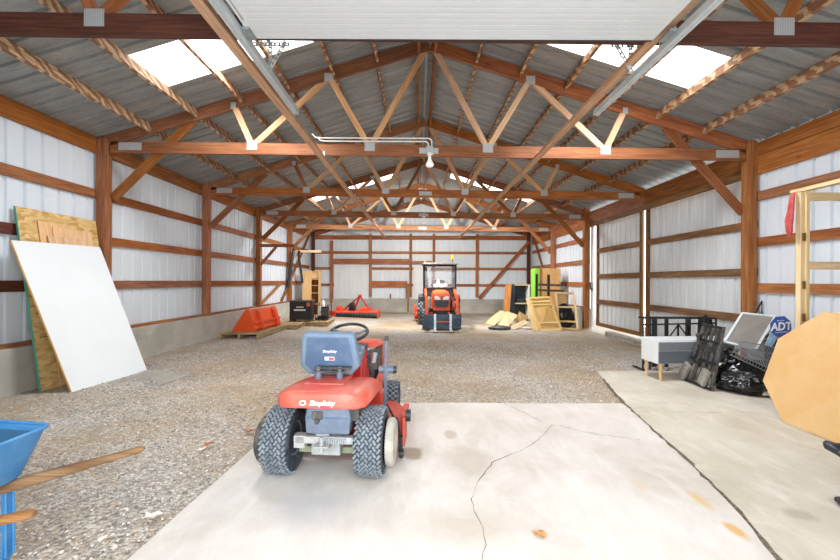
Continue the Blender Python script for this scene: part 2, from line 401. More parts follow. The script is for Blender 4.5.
k = NT('joint_dirt', .95, spec=.1); k.color(k.ramp(k.noise(k.pos(), 40, 4), [(.35, '#4f483d'), (.7, '#8f8471')])); M['joint'] = k.m

# ------------------------------------------------------------------ frame of the building
DY = 2.846; D = [3.017+DY*i for i in range(6)]; YB = D[5]+.05
Y0 = -.35
roofz = lambda x: 5.27-.31*abs(x)
# floor: gravel bed with the two slabs as parts
b = MB(); nx, ny = 64, 96
xs = [-7+14.4*i/nx for i in range(nx+1)]; ys = [-3+21.5*j/ny for j in range(ny+1)]
vs = [(x, y, gz(x, y)+.012*noise.noise((x*1.3, y*1.3, 0))+.02*(noise.noise((x*.4, y*.4, 3)) if x < -2 or y > 7 else 0)-.014) for y in ys for x in xs]
b.add(vs, [(j*(nx+1)+i, j*(nx+1)+i+1, (j+1)*(nx+1)+i+1, (j+1)*(nx+1)+i) for j in range(ny) for i in range(nx)], None, True)
floor = struct(b.build('floor', M['gravel']))
b = MB()
J = [(604, 380), (623, 402), (637, 415), (696, 468), (736.5, 509), (777, 557)]
jp = [G(*q) for q in J]; jn = jp[-1]+(jp[-1]-jp[-2])*1.0
l0, l1 = G(127, 560), G(253, 448); dl = (l1-l0)/(l1.y-l0.y)
yf = G(505, 403).y
left_pts = []
for i in range(25):
    y = -2.6+(yf+2.6)*i/24; left_pts.append((l0.x+dl.x*(y-l0.y)+.012*noise.noise((y*4, 1, 0)), y))
JS = sorted([(p.y, p.x) for p in jp+[jn]])
def jx(y):
    for (a, xa), (c, xc) in zip(JS[:-1], JS[1:]):
        if y <= c or c == JS[-1][0]: return xa+(xc-xa)*(y-a)/(c-a)
right = [(jx(y)-.006, y) for y in [-2.6+(yf+2.6)*i/20 for i in range(21)]]
far = [(right[-1][0]+(left_pts[-1][0]-right[-1][0])*t, yf+.014*noise.noise((t*9, 5, 0))) for t in [i/14 for i in range(1, 14)]]
b.prism(right+far+left_pts[::-1], Matrix.Translation((0, 0, -.12)), .12)
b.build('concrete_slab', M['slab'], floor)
b = MB()
ya = G(600, 371).y
jy = [-2.6+(ya+2.6)*i/24 for i in range(25)]
b.prism([(jx(y)+.008+.006*noise.noise((y*6, 9, 0)), y) for y in jy][::-1]+[(5.35, -2.6), (5.35, ya), (4.3, ya-.02), (3.4, ya+.03)], Matrix.Translation((0, 0, -.115)), .115)
b.build('concrete_apron', M['slab_old'], floor)
def ribbon(pts, w, z, jit=.4, seed=0):
    r = random.Random(seed); P2 = []
    for p, q in zip(pts[:-1], pts[1:]):
        n = max(2, int((q-p).length/.06))
        for i in range(n): P2.append(p.lerp(q, i/n)+Vector((r.uniform(-1, 1)*.011, r.uniform(-1, 1)*.008, 0)))
    P2.append(pts[-1]); A, B = [], []
    for i, p in enumerate(P2):
        t = (P2[min(i+1, len(P2)-1)]-P2[max(i-1, 0)]).normalized(); nn = Vector((-t.y, t.x, 0))*w*r.uniform(jit, 1.3)/2
        A.append(p+nn+Vector((0, 0, z))); B.append(p-nn+Vector((0, 0, z)))
    return A, B
def crack(pix, w, seed):
    b = MB(); b.strip(*ribbon([G(*q) for q in pix], w, .0012, .2, seed)); return b
cr = crack([(505, 404), (523, 412), (540, 421), (552, 425), (545, 434), (528, 447), (510, 455), (493, 462), (487, 470), (477, 483), (473, 495), (472, 505), (476, 515), (482, 528), (486, 545), (482, 560)], .006, 1)
for n_, q in enumerate(([(552, 425), (575, 430), (600, 434), (640, 440)], [(636, 412), (650, 411.5), (664, 412), (690, 412), (722, 413)], [(560, 425), (580, 431), (604, 436)])):
    cr2 = crack(q, .005, 5+n_); cr.add(cr2.v, cr2.f)
cr.build('crack', M['crack'], floor)
b = MB(); b.strip(*ribbon([Vector((jx(y), y, 0)) for y in [.4+.14*i for i in range(38)]], .03, .0015, .3, 3)); b.build('slab_joint', M['joint'], floor)

# siding profile: standing ribs every 0.23 m
def ribs(a0, a1, pitch=.2286, hgt=.03, off=0):
    out = [(a0, 0)]; a = a0+pitch*.5+off
    while a < a1-.05:
        out += [(a-.024, 0), (a-.014, hgt), (a+.014, hgt), (a+.024, 0)]; a += pitch
    return out+[(a1, 0)]
def siding_x(x, y0, y1, z0, z1, sgn):
    "sheet on a long wall: ribs stand outward"
    p = ribs(y0, y1); b = MB(); b.strip([(x+sgn*h, y, z0) for y, h in p], [(x+sgn*h, y, z1) for y, h in p]); return b
XW = 5.195
GZ = [2.79, 2.075, 1.365]
CURB = .62
# left wall
wl = struct(siding_x(-XW, Y0, YB+.09, CURB, roofz(XW)+.02, -1).build('wall_left', M['siding']))
b = MB(); b.box((-5.13, (Y0+YB)/2, CURB/2-.15), (.26, YB-Y0+.3, CURB+.3)); b.build('concrete_curb', M['curb'], wl, bevel=.012)
bays = [(Y0, D[0])]+[(D[i], D[i+1]) for i in range(5)]
for i, (y0, y1) in enumerate(bays):
    for z in GZ:
        b = MB(); b.box((-5.17, (y0+y1)/2, z), (.04, y1-y0-.004, .14)); b.build('girt', M['timber_dark'] if i < 2 and z < 2.7 else M['timber'], wl)
    b = MB(); b.box((-5.12, (y0+y1)/2, CURB+.02), (.13, y1-y0-.004, .04)); b.build('sill_plate', M['timber'], wl)
    b = MB(); b.box((-5.165, (y0+y1)/2, 3.545), (.05, y1-y0-.004, .24)); b.build('eave_board', M['timber'], wl)
for (y0, z0), (y1, z1) in (((11.8, .68), (13.5, 1.3)), ((13.7, .72), (16.95, 3.38))):
    b = MB(); b.beam((-5.125, y0, z0), (-5.125, y1, z1), .04, .10); b.build('diagonal_brace', M['timber'], wl)
# right wall: curb and sheet before and after the sliding doors
wr = None
for a, c in ((Y0, D[1]-.02), (D[3]-.02, YB+.09)):
    o = siding_x(XW, a, c, CURB-.05, roofz(XW)+.02, 1).build('wall_right', M['siding'], wr)
    if wr is None: wr = struct(o)
    else: o.name = 'siding'
    b = MB(); b.box((5.13, (a+c)/2, CURB/2-.15), (.26, c-a, CURB+.3)); b.build('concrete_curb', M['curb'], wr, bevel=.012)
for i, (y0, y1) in enumerate(bays):
    if i in (2, 3):
        b = MB(); b.box((5.16, (y0+y1)/2, 3.42), (.05, y1-y0-.004, .34)); b.build('header_board', M['timber'], wr)
        b = MB(); b.box((5.15, (y0+y1)/2, 3.18), (.09, y1-y0-.004, .11)); b.build('door_header', M['timber_old'], wr)
        continue
    for z in GZ:
        b = MB(); b.box((5.17, (y0+y1)/2, z), (.04, y1-y0-.004, .14)); b.build('girt', M['timber'], wr)
    b = MB(); b.box((5.12, (y0+y1)/2, CURB+.02), (.13, y1-y0-.004, .04)); b.build('sill_plate', M['timber'], wr)
    for z, h in ((3.52, .2), (3.27, .28)):
        b = MB(); b.box((5.165, (y0+y1)/2, z), (.05, y1-y0-.004, h)); b.build('eave_board', M['timber'], wr)
b = MB(); b.beam((5.125, 14.6, .7), (5.125, 16.9, 3.35), .04, .10); b.build('diagonal_brace', M['timber'], wr)
# back wall
p = ribs(-XW, XW); b = MB(); b.strip([(x, YB+.05+h, CURB-.02) for x, h in p], [(x, YB+.05+h, roofz(x)+.02) for x, h in p])
wb = struct(b.build('wall_back', M['siding']))
b = MB(); b.box((0, YB+.06, CURB/2-.15), (10.2, .26, CURB+.3)); b.build('concrete_curb', M['curb'], wb, bevel=.012)
PX = [-4.13, -2.33, -.47, .60, 2.60]
for x in PX:
    b = MB(); b.box((x, YB-.03, (CURB if x > -4 and x < 3 else .3)/1+1.55), (.12, .1, 2.9)); b.build('stud_post', M['timber'], wb)
for x in (-4.98, 4.98):
    b = MB(); b.box((x, YB-.05, 2.0), (.14, .12, 3.4)); b.build('corner_post', M['timber_dark'], wb)
for z, h in ((3.46, .2), (2.76, .12), (2.02, .12), (1.26, .12)):
    for x0, x1 in ((-4.9, -4.13), (-4.13, -2.33), (-2.33, -.47), (-.47, 2.6), (2.6, 4.9)):
        if (x0, z) == (-4.13, 2.02): continue
        b = MB(); b.box(((x0+x1)/2, YB+.035, z), (x1-x0-.002, .04, h)); b.build('girt', M['timber'], wb)
b = MB(); b.box((-2.3, YB-.06, 2.34), (3.8, .05, .25)); b.build('opening_header', M['timber'], wb)
b = MB(); b.box((.05, YB-.06, 2.30), (.9, .05, .14)); b.build('opening_header', M['timber'], wb)
b = MB(); b.box((-1.45, YB-.05, 1.30), (1.66, .05, .28)); b.build('patch_board', M['timber'], wb)
b = MB(); b.box((-.62, YB-.07, .62), (.14, .05, 1.2)); b.build('patch_board', M['timber_old'], wb)
b = MB(); b.box((-1.4, YB-.04, .72), (.06, .04, .24)); b.build('patch_stud', M['timber_old'], wb)
b = MB(); b.box((-3.2, YB+.01, 1.16), (1.66, .03, 2.1)); b.build('patch_sheet', M['door_sheet'], wb)
b = MB(); b.box((-1.42, YB-.08, .32), (1.6, .05, .64)); b.build('plywood_patch', M['curb'], wb)
b = MB(); b.beam((2.68, YB-.10, .66), (4.99, YB-.10, 3.3), .04, .13, (0, 0, 1)); b.build('diagonal_brace', M['timber'], wb)
d4 = MB(); d4.box((.06, YB+.0, 1.15), (.82, .04, 2.06)); d4 = struct(d4.build('door_4', M['white_old']))
b = MB(); b.box((.06, YB-.022, 1.3), (.6, .012, 1.4)); b.build('door_panel', M['white'], d4, bevel=.01)
b = MB(); b.lathe([(.03, 0), (.03, .02), (.012, .03), (.03, .05), (.02, .08), (0, .08)], Matrix.Translation((-.27, YB-.02, 1.05)) @ Matrix.Rotation(PI/2, 4, 'X'), 14); b.build('door_knob', M['chrome'], d4)
# gable framing above the back beam
b = MB(); b.beam((-5.1, YB-.02, roofz(5.1)-.13), (0, YB-.02, roofz(0)-.13), .05, .2); b.beam((5.1, YB-.02, roofz(5.1)-.13), (0, YB-.02, roofz(0)-.13), .05, .2); b.build('gable_rafter', M['timber'], wb)
# front wall behind the camera with the open doorway
b = MB(); p = [(-XW, 0), (-1.95, 0), (-1.95, 2.95), (2.15, 2.95), (2.15, 0), (XW, 0), (XW, roofz(XW)), (0, roofz(0)), (-XW, roofz(XW))]
b.prism(p, Matrix.Translation((0, Y0+.05, 0)) @ Matrix.Rotation(PI/2, 4, 'X'), .05); struct(b.build('wall_front', M['siding']))

# ceiling: steel roof sheets, translucent sheets, ridge cap, purlins
b = MB(); SK = [(4.48, 5.2), (11.98, 12.72)]
sky = []
yy = [Y0, SK[0][0], SK[0][1], SK[1][0], SK[1][1], YB+.25]
for s in (-1, 1):
    for i in range(5):
        pr = ribs(yy[i], yy[i+1], off=0.0)
        seg = [(0.02, 5.55)] if i % 2 == 0 else [(0.02, 1.6 if i == 1 else .95), (3.66, 5.55)]
        for x0, x1 in seg: b.strip([(s*x0, y, roofz(x0)+h) for y, h in pr], [(s*x1, y, roofz(x1)+h) for y, h in pr])
        if i % 2:
            q = MB(); x0, x1 = (1.6 if i == 1 else .95), 3.66
            q.strip([(s*x0, y, roofz(x0)+h) for y, h in pr], [(s*x1, y, roofz(x1)+h) for y, h in pr]); sky.append(q)
ceil = struct(b.build('ceiling', M['roof']))
for q in sky: q.build('skylight', M['skylight'], ceil)
b = MB(); b.strip([(-.22, Y0, roofz(.22)+.03), (-.06, Y0, roofz(.0)+.05), (.06, Y0, roofz(.0)+.05), (.22, Y0, roofz(.22)+.03)], [(-.22, YB+.2, roofz(.22)+.03), (-.06, YB+.2, roofz(.0)+.05), (.06, YB+.2, roofz(.0)+.05), (.22, YB+.2, roofz(.22)+.03)]); b.build('ridge_cap', M['galv'], ceil)
PUR = [4.37, 3.64, 2.92, 2.2, 1.5, .82]
for y0, y1 in bays:
    for x in PUR:
        for s in (-1, 1):
            b = MB(); n = Vector((s*.31, 0, 1)).normalized(); c = Vector((s*x, 0, roofz(x)))-n*.078
            b.beam(c+Vector((0, y0+.03, 0)), c+Vector((0, y1-.03, 0)), .042, .15, n); b.build('purlin', M['purlin'], ceil)
    for s in (-1, 1):
        b = MB(); b.box((s*.13, (y0+y1)/2, roofz(.13)-.12), (.045, y1-y0-.06, .2)); b.build('ridge_board', M['timber'], ceil)

# ------------------------------------------------------------------ posts
ords = ['first', 'second', 'third', 'fourth', 'fifth']
for s, side in ((-1, 'the wall with the leaning white board'), (1, 'the wall with the sliding doors')):
    for k_ in range(1, 5):
        if s == 1 and k_ == 2: continue
        z0 = CURB if not (s == 1 and k_ in (1, 3)) else 0
        x = s*5.07; 
        lab = {(-1, 1): 'reddish square timber post directly behind the top corner of the leaning white board', (-1, 2): 'square timber post on the concrete curb between the white board and the orange bucket',
               (-1, 3): 'square timber post on the curb just above the orange loader bucket', (-1, 4): 'thin distant timber post behind the black hanging straps',
               (1, 1): 'thick timber post between the sliding doors and the pale lumber frame', (1, 3): 'timber post at the far edge of the sliding doors, behind a door knob bracket', (1, 4): 'distant timber post behind the tall lime-edged cabinet'}[(s, k_)]
        zt = 3.74 if k_ != 1 else 3.66
        b = MB(); b.box((x, D[k_], (z0+zt)/2), (.14, .14, zt-z0)); o = b.build('timber_post', M['timber'], bevel=.004)
        tag(o, lab, 'post', 'timber posts along the walls')

# ------------------------------------------------------------------ roof trusses
CH = 3.49
def make_truss():
    t = thing('roof_truss', 'x', 'roof truss')
    b = MB(); b.beam((-5.0, 0, CH), (5.0, 0, CH), .042, .18); b.build('bottom_chord', M['timber'], t, bevel=.003)
    for s in (-1, 1):
        b = MB(); b.prism([(s*.01, 5.265), (s*5.12, roofz(5.12)-.01), (s*5.12, roofz(5.12)-.16), (s*4.6, 3.655), (s*.01, 5.06)], Matrix.Translation((0, .021, 0)) @ Matrix.Rotation(PI/2, 4, 'X'), .042)
        q = MB(); a0, a1 = Vector((s*.02, 0, 5.16)), Vector((s*5.1, 0, roofz(5.1)-.11)); q.beam(a0, a1, .042, .2); q.build('top_chord', M['timber'], t)
    tz = lambda x: roofz(x)-.14
    webs = []
    for s in (-1, 1):
        webs += [((s*2.77, CH+.04), (s*3.07, tz(3.07))), ((s*2.77, CH+.04), (s*1.58, tz(1.58))), ((s*1.58, tz(1.58)), (s*.925, CH+.04)), ((s*.925, CH+.04), (s*.09, 5.06))]
    for (x0, z0), (x1, z1) in webs:
        b = MB(); b.beam((x0, 0, z0), (x1, 0, z1), .088, .038, (0, 1, 0)); b.build('web', M['timber_light'], t)
    for s in (-1, 1):
        for x, z, w_, h_ in ((s*2.77, CH+.05, .16, .14), (s*.925, CH+.05, .16, .13), (s*1.58, tz(1.58)-.02, .14, .13), (s*3.07, tz(3.07)-.02, .08, .10), (s*4.68, CH+.01, .36, .12)):
            b = MB()
            for y in (-.0235, .0235): b.box((x, y, z), (w_, .004, h_))
            b.build('connector_plate', M['plate'], t)
    b = MB()
    for y in (-.0235, .0235): b.box((0, y, CH), (.30, .004, .09))
    b.build('connector_plate', M['plate'], t)
    return t
proto = make_truss()
tl = ['dark roof truss crossing right above the raised garage door panel', 'full-width orange roof truss carrying the white lamp and conduit, just beyond the raised garage door',
      'second full roof truss, seen just under the chord of the lamp truss', 'third full roof truss with a small lamp, above the tractor', 'pale-chorded roof truss, last one before the end wall', 'x']
TR = []
for i in range(5):
    t = proto if i == 0 else copy_tree(proto)
    t.location = (0, D[i], 0); t['label'] = tl[i]; t['group'] = 'roof trusses'
    if i == 0: t.rotation_euler = (0, .009, 0); t.location.z = -.01
    TR.append(t)
for ch in COL.objects:
    if ch.parent == TR[0]:
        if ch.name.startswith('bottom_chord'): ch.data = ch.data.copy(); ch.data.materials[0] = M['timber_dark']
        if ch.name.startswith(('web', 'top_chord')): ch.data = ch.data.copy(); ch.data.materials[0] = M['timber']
    if ch.parent in TR[2:4] and ch.name.startswith('web') and rnd.random() < .5: ch.data = ch.data.copy(); ch.data.materials[0] = M['timber']
for i in range(1, 5):
    for s in (-1, 1):
        if i == 2 and s == 1: continue
        b = MB(); b.beam((s*4.99, .05, 2.70 if s < 0 else 2.60), (s*3.74, .045, 3.94), .04, .13, (0, 0, 1)); b.build('knee_brace', M['timber'], TR[i])

# ------------------------------------------------------------------ raised garage door with its tracks
g1 = struct(thing('door_1', None, None)); 
ZD, DX0, DX1, YE = 3.30, -1.405, 1.66, 2.86
for j in range(5):
    b = MB(); y0 = .32+j*(YE-.32)/5; y1 = .32+(j+1)*(YE-.32)/5
    prof = []
    n = 9
    zz = []
    for q in range(n):
        ya_, yb_ = y0+.004+(y1-y0-.008)*q/n, y0+.004+(y1-y0-.008)*(q+1)/n
        zz += [(ya_, ZD+.0006), (ya_+.012, ZD), (yb_-.012, ZD), (yb_, ZD+.0006)]
    ring = [(y, z) for y, z in zz]+[(zz[-1][0], ZD+.05), (zz[0][0], ZD+.05)]
    b.loft([[Vector((x, y, z)) for y, z in ring] for x in (DX0, DX1)], False); b.build('door_panel', M['door_white'], g1)
b = MB(); b.box(((DX0+DX1)/2, YE+.012, ZD+.03), (DX1-DX0, .022, .05)); b.build('bottom_seal', M['black_plastic'], g1)
for s, x in ((-1, -1.46), (1, 1.79)):
    b = MB()
    pts = [(-.025, .028), (-.025, 0), (-.028, -.03), (-.008, -.03), (-.004, -.016), (.004, -.016), (.008, -.03), (.03, -.03), (.03, .028), (.022, .028), (.022, -.022), (-.02, -.022), (-.02, .028)]
    b.prism(pts, Matrix.Translation((x, .1, ZD-.02)) @ Matrix(((1, 0, 0, 0), (0, 0, 1, 0), (0, 1, 0, 0), (0, 0, 0, 1))), 3.95)
    b.build('track', M['galv'], g1)
    b = MB(); b.box((x+s*.04, 2.05, ZD+.02), (.004, 3.9, .10)); b.build('track_angle', M['galv_dark'], g1)
    for yy_ in (2.78,):
        xc = x-s*.065
        b = MB(); b.box((xc, yy_, ZD-.012), (.055, .13, .02)); b.box((xc+s*.02, yy_, ZD-.0), (.02, .1, .05)); b.build('roller_bracket', M['galv_dark'], g1)
        b = MB(); b.cyl((xc, yy_, ZD-.01), (x, yy_, ZD-.01), .008, 10); b.lathe([(.02, -.01), (.024, 0), (.02, .01)], Matrix.Translation((x, yy_, ZD-.01)) @ Matrix.Rotation(PI/2, 4, 'Y'), 14); b.build('roller', M['chrome'], g1)
    b = MB(); b.cyl((x-s*.08, .2, ZD+.0), (x-s*.08, 2.65, ZD-.0), .004, 6); b.build('lift_cable', M['galv_dark'], g1)
    # perforated hanger angles under the first truss
    def perf(p, q, w=.034, t=.004):
        p, q = Vector(p), Vector(q); b = MB(); a = (q-p); L = a.length; a.normalize(); n = int(L/.04)
        up = Vector((0, 1, 0)); sd = a.cross(up).normalized()
        b.beam(p-sd*w*.36, q-sd*w*.36, t+.006, .006, sd); b.beam(p+sd*w*.36, q+sd*w*.36, t+.006, .006, sd)
        for i in range(n+1): c = p+a*(L*i/n); b.beam(c-sd*w/2, c+sd*w/2, .004, .016, a)
        return b
    yh = D[0]-.03
    perf((x+s*.02-s*.0, yh, CH-.07), (x+s*.02, yh, ZD+.0)).build('hanger_strap', M['galv'], g1)
    perf((x-s*.36, yh-.006, CH-.09), (x+s*.1, yh-.006, CH-.09)).build('hanger_strap', M['galv'], g1)
    yh = D[0]+.28
    xv = x-s*.015 if s < 0 else x-.05
    perf((xv-s*.14, yh-.02, CH+.05), (xv, yh-.02, ZD+.0)).build('hanger_strap', M['galv'], g1)
    perf((xv, yh, CH+.06), (xv, yh, ZD+.0)).build('hanger_strap', M['galv'], g1)
    perf((xv-s*.16, yh+.004, CH+.05), (xv+s*.16, yh+.004, CH+.05)).build('hanger_strap', M['galv'], g1)
    b = MB(); b.beam((xv, D[0]+.025, CH+.05), (xv, yh+.02, CH+.05), .03, .006); b.build('hanger_strap', M['galv'], g1)

for x, lab, x2 in ((-1.66, 'long pale board hung under the truss chords, running beside the smooth door track', -1.6), (1.74, 'long pale board hung under the truss chords, on the sliding-door half of the roof', 1.68)):
    t = thing('brace_board', lab, 'brace board', (x, 0, CH-.115), 0, 'long bottom chord braces')
    b = MB(); b.beam((0, Y0+.1, -.0), (x2-x, 16.5, -.0), .09, .04); b.build('board', M['timber_pale'], t)
    for k_ in range(0, 5):
        b = MB(); b.box(((x2-x)*D[k_]/16.5+.03, D[k_]-.03, .05), (.03, .006, .1)); b.build('clip', M['plate'], t)

# ------------------------------------------------------------------ sliding doors (right wall)
def leaf(n, y0, y1, x):
    o = struct(siding_x(x, y0, y1, .14, 3.16, 1).build('door_%d' % n, M['door_sheet']))
    for z in (2.37, 1.61, .86, .19):
        b = MB(); b.box((x-.025, (y0+y1)/2, z), (.04, y1-y0-.16, .13 if z > .3 else .1)); b.build('door_rail', M['timber_old'], o)
    for y in (y0+.05, y1-.05):
        b = MB(); b.box((x-.026, y, 1.65), (.045, .10, 3.02)); b.build('door_stile', M['timber_old'], o)
    return o
ym = 8.83
l2 = leaf(2, D[1]-.1, ym-.07, 5.26)
l3 = leaf(3, ym+.07, D[3]-.36, 5.26)
b = MB(); b.box((5.22, D[3]-.13, 1.62), (.05, .15, 3.1)); e = b.build('edge_strip', M['white_old'], l3)
b = MB(); b.tube([(5.2, D[3]-.16, 1.2), (5.14, D[3]-.16, 1.22), (5.14, D[3]-.16, 1.42), (5.2, D[3]-.16, 1.44)], .014, 8); b.box((5.19, D[3]-.16, 1.22), (.02, .06, .1)); b.build('door_handle', M['black'], l3)

# ------------------------------------------------------------------ ceiling lamps
def lamp(y, lab, conduit):
    t = thing('ceiling_lamp', lab, 'lamp', (.045, y-.03, CH-.02), 0, 'lamps on the trusses')
    b = MB(); b.box((0, -.028, .02), (.11, .05, .11)); b.build('junction_box', M['plate'], t, bevel=.004)
    b = MB(); b.lathe([(.055, 0), (.055, -.012), (.03, -.03), (.022, -.05), (.026, -.06)], Matrix.Translation((0, -.03, -.035)), 18); b.build('socket', M['conduit'], t)
    b = MB(); b.lathe([(.02, 0), (.024, -.03), (.034, -.06), (.055, -.095), (.064, -.12), (.058, -.14), (.035, -.155), (0, -.16)], Matrix.Translation((0, -.03, -.09)), 20); b.build('bulb', M['bulb'], t)
    if conduit:
        for dx, zz, xe, ye in ((-.02, .15, -1.75, -.03), (.03, .20, -1.83, -.03)):
            b = MB(); pts = [(dx, ye, .07)]
            for a in range(0, 91, 15): pts.append((dx-.06+.06*math.cos(math.radians(a)), ye, zz-.06+.06*math.sin(math.radians(a))))
            pts += [(xe+.12, ye, zz), (xe+.05, ye, zz+.01), (xe, ye, zz+.06)]
            b.tube(pts, .011, 8); b.build('conduit', M['conduit'], t)
    l = bpy.data.lights.new('lamp_light', 'SPOT'); l.spot_size = math.radians(168); l.spot_blend = .6; l.energy = 110 if conduit else 620; l.shadow_soft_size = .07; l.color = (1, .97, .9)
    o = bpy.data.objects.new('lamp_light', l); COL.objects.link(o); o.parent = t; o.location = (0, -.03, -.36); o.rotation_euler = (math.radians(0 if conduit else 58), 0, 0)
lamp(D[1], 'white ceiling lamp with twin conduits, under the first full truss', True)
lamp(D[3], 'small white ceiling lamp far down the barn, above the tractor', False)
for y in (D[0]+.3,): 
    b = MB(); b.tube([(1.95, y, 3.72), (3.2, y, 3.62), (4.2, y, 3.58), (5.14, y, 3.56)], .006, 6)
    tag(b.build('power_cord', M['black']), 'thin dark cord strung under the bright roof sheet towards the sliding-door wall', 'cord')

# ------------------------------------------------------------------ riding mower
mo = thing('riding_mower', 'red riding lawn mower with blue-grey seat parked on the concrete slab', 'riding mower', (-.672-.13, 2.83, 0), math.radians(-3.5))
def tyre(R, w, rr, tread, name, m, parent, c, pat='chev', wr=.62):
    A = Matrix.Translation(c) @ Matrix.Rotation(PI/2, 4, 'Y')
    b = MB(); h = w/2; tb_ = MB()
    b.lathe([(rr, -h*.72), (rr+.02, -h*.86), (rr+(R-rr)*.5, -h), (R-.035*R/.25, -h*.93), (R-.012, -h*.74), (R-.006, -h*.4), (R-.004, 0), (R-.006, h*.4), (R-.012, h*.74), (R-.035*R/.25, h*.93), (rr+(R-rr)*.5, h), (rr+.02, h*.86), (rr, h*.72)], A, 44)
    n = tread
    rows = 7 if pat == 'chev' else 5
    for i in range(n):
        for j in range(rows):
            z = (j-(rows-1)/2)*(w*.80/(rows-1)); a = 2*PI*(i+(.5 if j % 2 else 0))/n
            rad = R-.003 if abs(z) < w*.3 else R-.014
            sl = (1 if j % 2 else -1)*.62
            c0 = Vector((rad*math.cos(a), rad*math.sin(a), z)); tn = Vector((-math.sin(a), math.cos(a), 0)); rd = Vector((math.cos(a), math.sin(a), 0))
            dr = (tn*math.cos(sl)+Vector((0, 0, 1))*math.sin(sl)) if pat == 'chev' else Vector((0, 0, 1))
            L = w*.088 if pat == 'chev' else w*.1
            b2 = MB(); b2.beam(c0-dr*L, c0+dr*L, 2*PI*R/n*.40, .010, rd); tb_.add([A @ v for v in b2.v], b2.f)
    o = b.build(name, M['tyre'], parent); tb_.build('tread', M['tyre_lug'], o)
    b = MB(); b.lathe([(0, -h*.2), (.03, -h*.2), (.04, -h*.45), (rr*.55, -h*.5), (rr*.8, -h*.35), (rr, -h*.72), (rr+.012, -h*.80), (rr+.012, -h*.72), (rr, h*.6), (rr+.012, h*.8), (rr, h*.72), (rr*.8, h*.35), (rr*.55, h*.5), (.04, h*.45), (.03, h*.6), (0, h*.6)], A, 30); b.build('rim', m, o)
    return o
for sx in (-1, 1):
    tyre(.250, .205, .115, 38, 'rear_wheel', M['dusty_steel'], mo, (sx*.335, 0, .252))
    b = MB(); A = Matrix.Translation((sx*.45, 0, .245)) @ Matrix.Rotation(sx*PI/2, 4, 'Y')
    b.lathe([(0, 0), (.165, 0), (.172, .012), (.172, .045), (.155, .06), (.06, .06), (.05, .045), (0, .045)], A, 34); tag(b.build('wheel_weight', M['weight'] if sx > 0 else M['black_dusty'], mo), 'pale dusty wheel weight disc' if sx > 0 else 'dark wheel weight disc')
    tyre(.19, .15, .09, 22, 'front_wheel', M['dusty_steel'], mo, (sx*.325, 1.2, .19), 'lug')
# transaxle, axle, hitch
b = MB(); b.cyl((-.33, 0, .252), (.33, 0, .252), .035, 16); b.box((0, .02, .26), (.22, .2, .2)); b.box((.0, -.1, .30), (.10, .12, .12)); b.build('transaxle', M['dusty_steel'], mo, bevel=.008)
b = MB(); b.box((.02, -.16, .315), (.42, .05, .05)); b.box((.02, -.21, .30), (.10, .12, .012)); b.cyl((.02, -.24, .26), (.02, -.24, .36), .014, 10); b.box((-.16, -.15, .30), (.08, .07, .09)); b.build('hitch_plate', M['dusty_steel'], mo, bevel=.005)
b = MB()
for i in range(9): b.cyl((.04+i*.017, -.19, .30), (.04+i*.017, -.19, .335), .007, 8)
b.build('spring', M['chrome'], mo)
b = MB(); b.box((.0, .04, .17), (.46, .1, .05)); b.build('rear_guard', M['dusty_green'], mo, bevel=.01)
# battery box with latch
b = MB(); R0 = [(-.155, .365), (.155, .365), (.165, .48), (.15, .55), (-.15, .55), (-.165, .48)]
b.prism(R0, Matrix.Translation((.05, -.05, 0)) @ Matrix.Rotation(PI/2, 4, 'X'), .15); o = b.build('battery_box', M['steel_blue'], mo, bevel=.012)
b = MB(); b.box((-.02, -.205, .50), (.075, .02, .055)); b.cyl((-.02, -.20, .46), (-.02, -.225, .46), .018, 14); b.build('latch', M['black_dusty'], o, bevel=.006)
b = MB(); b.box((.05, -.202, .48), (.31, .008, .012)); b.build('lid_seam', M['seat_dark'], o)
b = MB(); b.box((.23, -.06, .50), (.06, .16, .12)); b.box((.26, -.02, .42), (.03, .1, .16)); b.build('frame_bracket', M['black_dusty'], mo, bevel=.006)
# fender deck
rings = []
for y, w_, zb, zt, ins, drop in ((-.255, .20, .565, .635, .03, .02), (-.235, .27, .56, .672, .06, .03), (-.17, .32, .55, .682, .10, .05), (.02, .335, .545, .672, .11, .055), (.3, .335, .53, .645, .11, .055), (.40, .34, .46, .62, .10, .06), (.47, .33, .36, .48, .06, .05)):
    rings.append([Vector(p) for p in ((-w_, y, zb), (-w_-.005, y, zt-drop), (-w_+ins*.45, y, zt-drop*.25), (-w_+ins, y, zt), (w_-ins, y, zt), (w_-ins*.45, y, zt-drop*.25), (w_+.005, y, zt-drop), (w_, y, zb))])
b = MB(); b.loft(rings, False, True); fen = b.build('fender', M['red'], mo, bevel=.014)
for f in fen.data.polygons: f.use_smooth = True
fen.data.set_sharp_from_angle(angle=math.radians(50))
TM = Matrix.Translation((.03, -.262, .605)) @ Matrix.Rotation(math.radians(76), 4, 'X')
b = text_mb('Simplicity', .046, TM, .0015, .18, .0012)
q = MB(); q.tube([(math.cos(a)*.02-.135, math.sin(a)*.014, 0) for a in [2*PI*i/20 for i in range(20)]], .0045, 6, True); q.xf(TM); q.build('brand_emblem', M['sign_white'], fen); b.build('brand_lettering', M['sign_white'], fen)
b = MB(); b.box((-.03, .12, .668), (.30, .34, .03)); b.build('seat_plinth', M['red'], fen, bevel=.008)
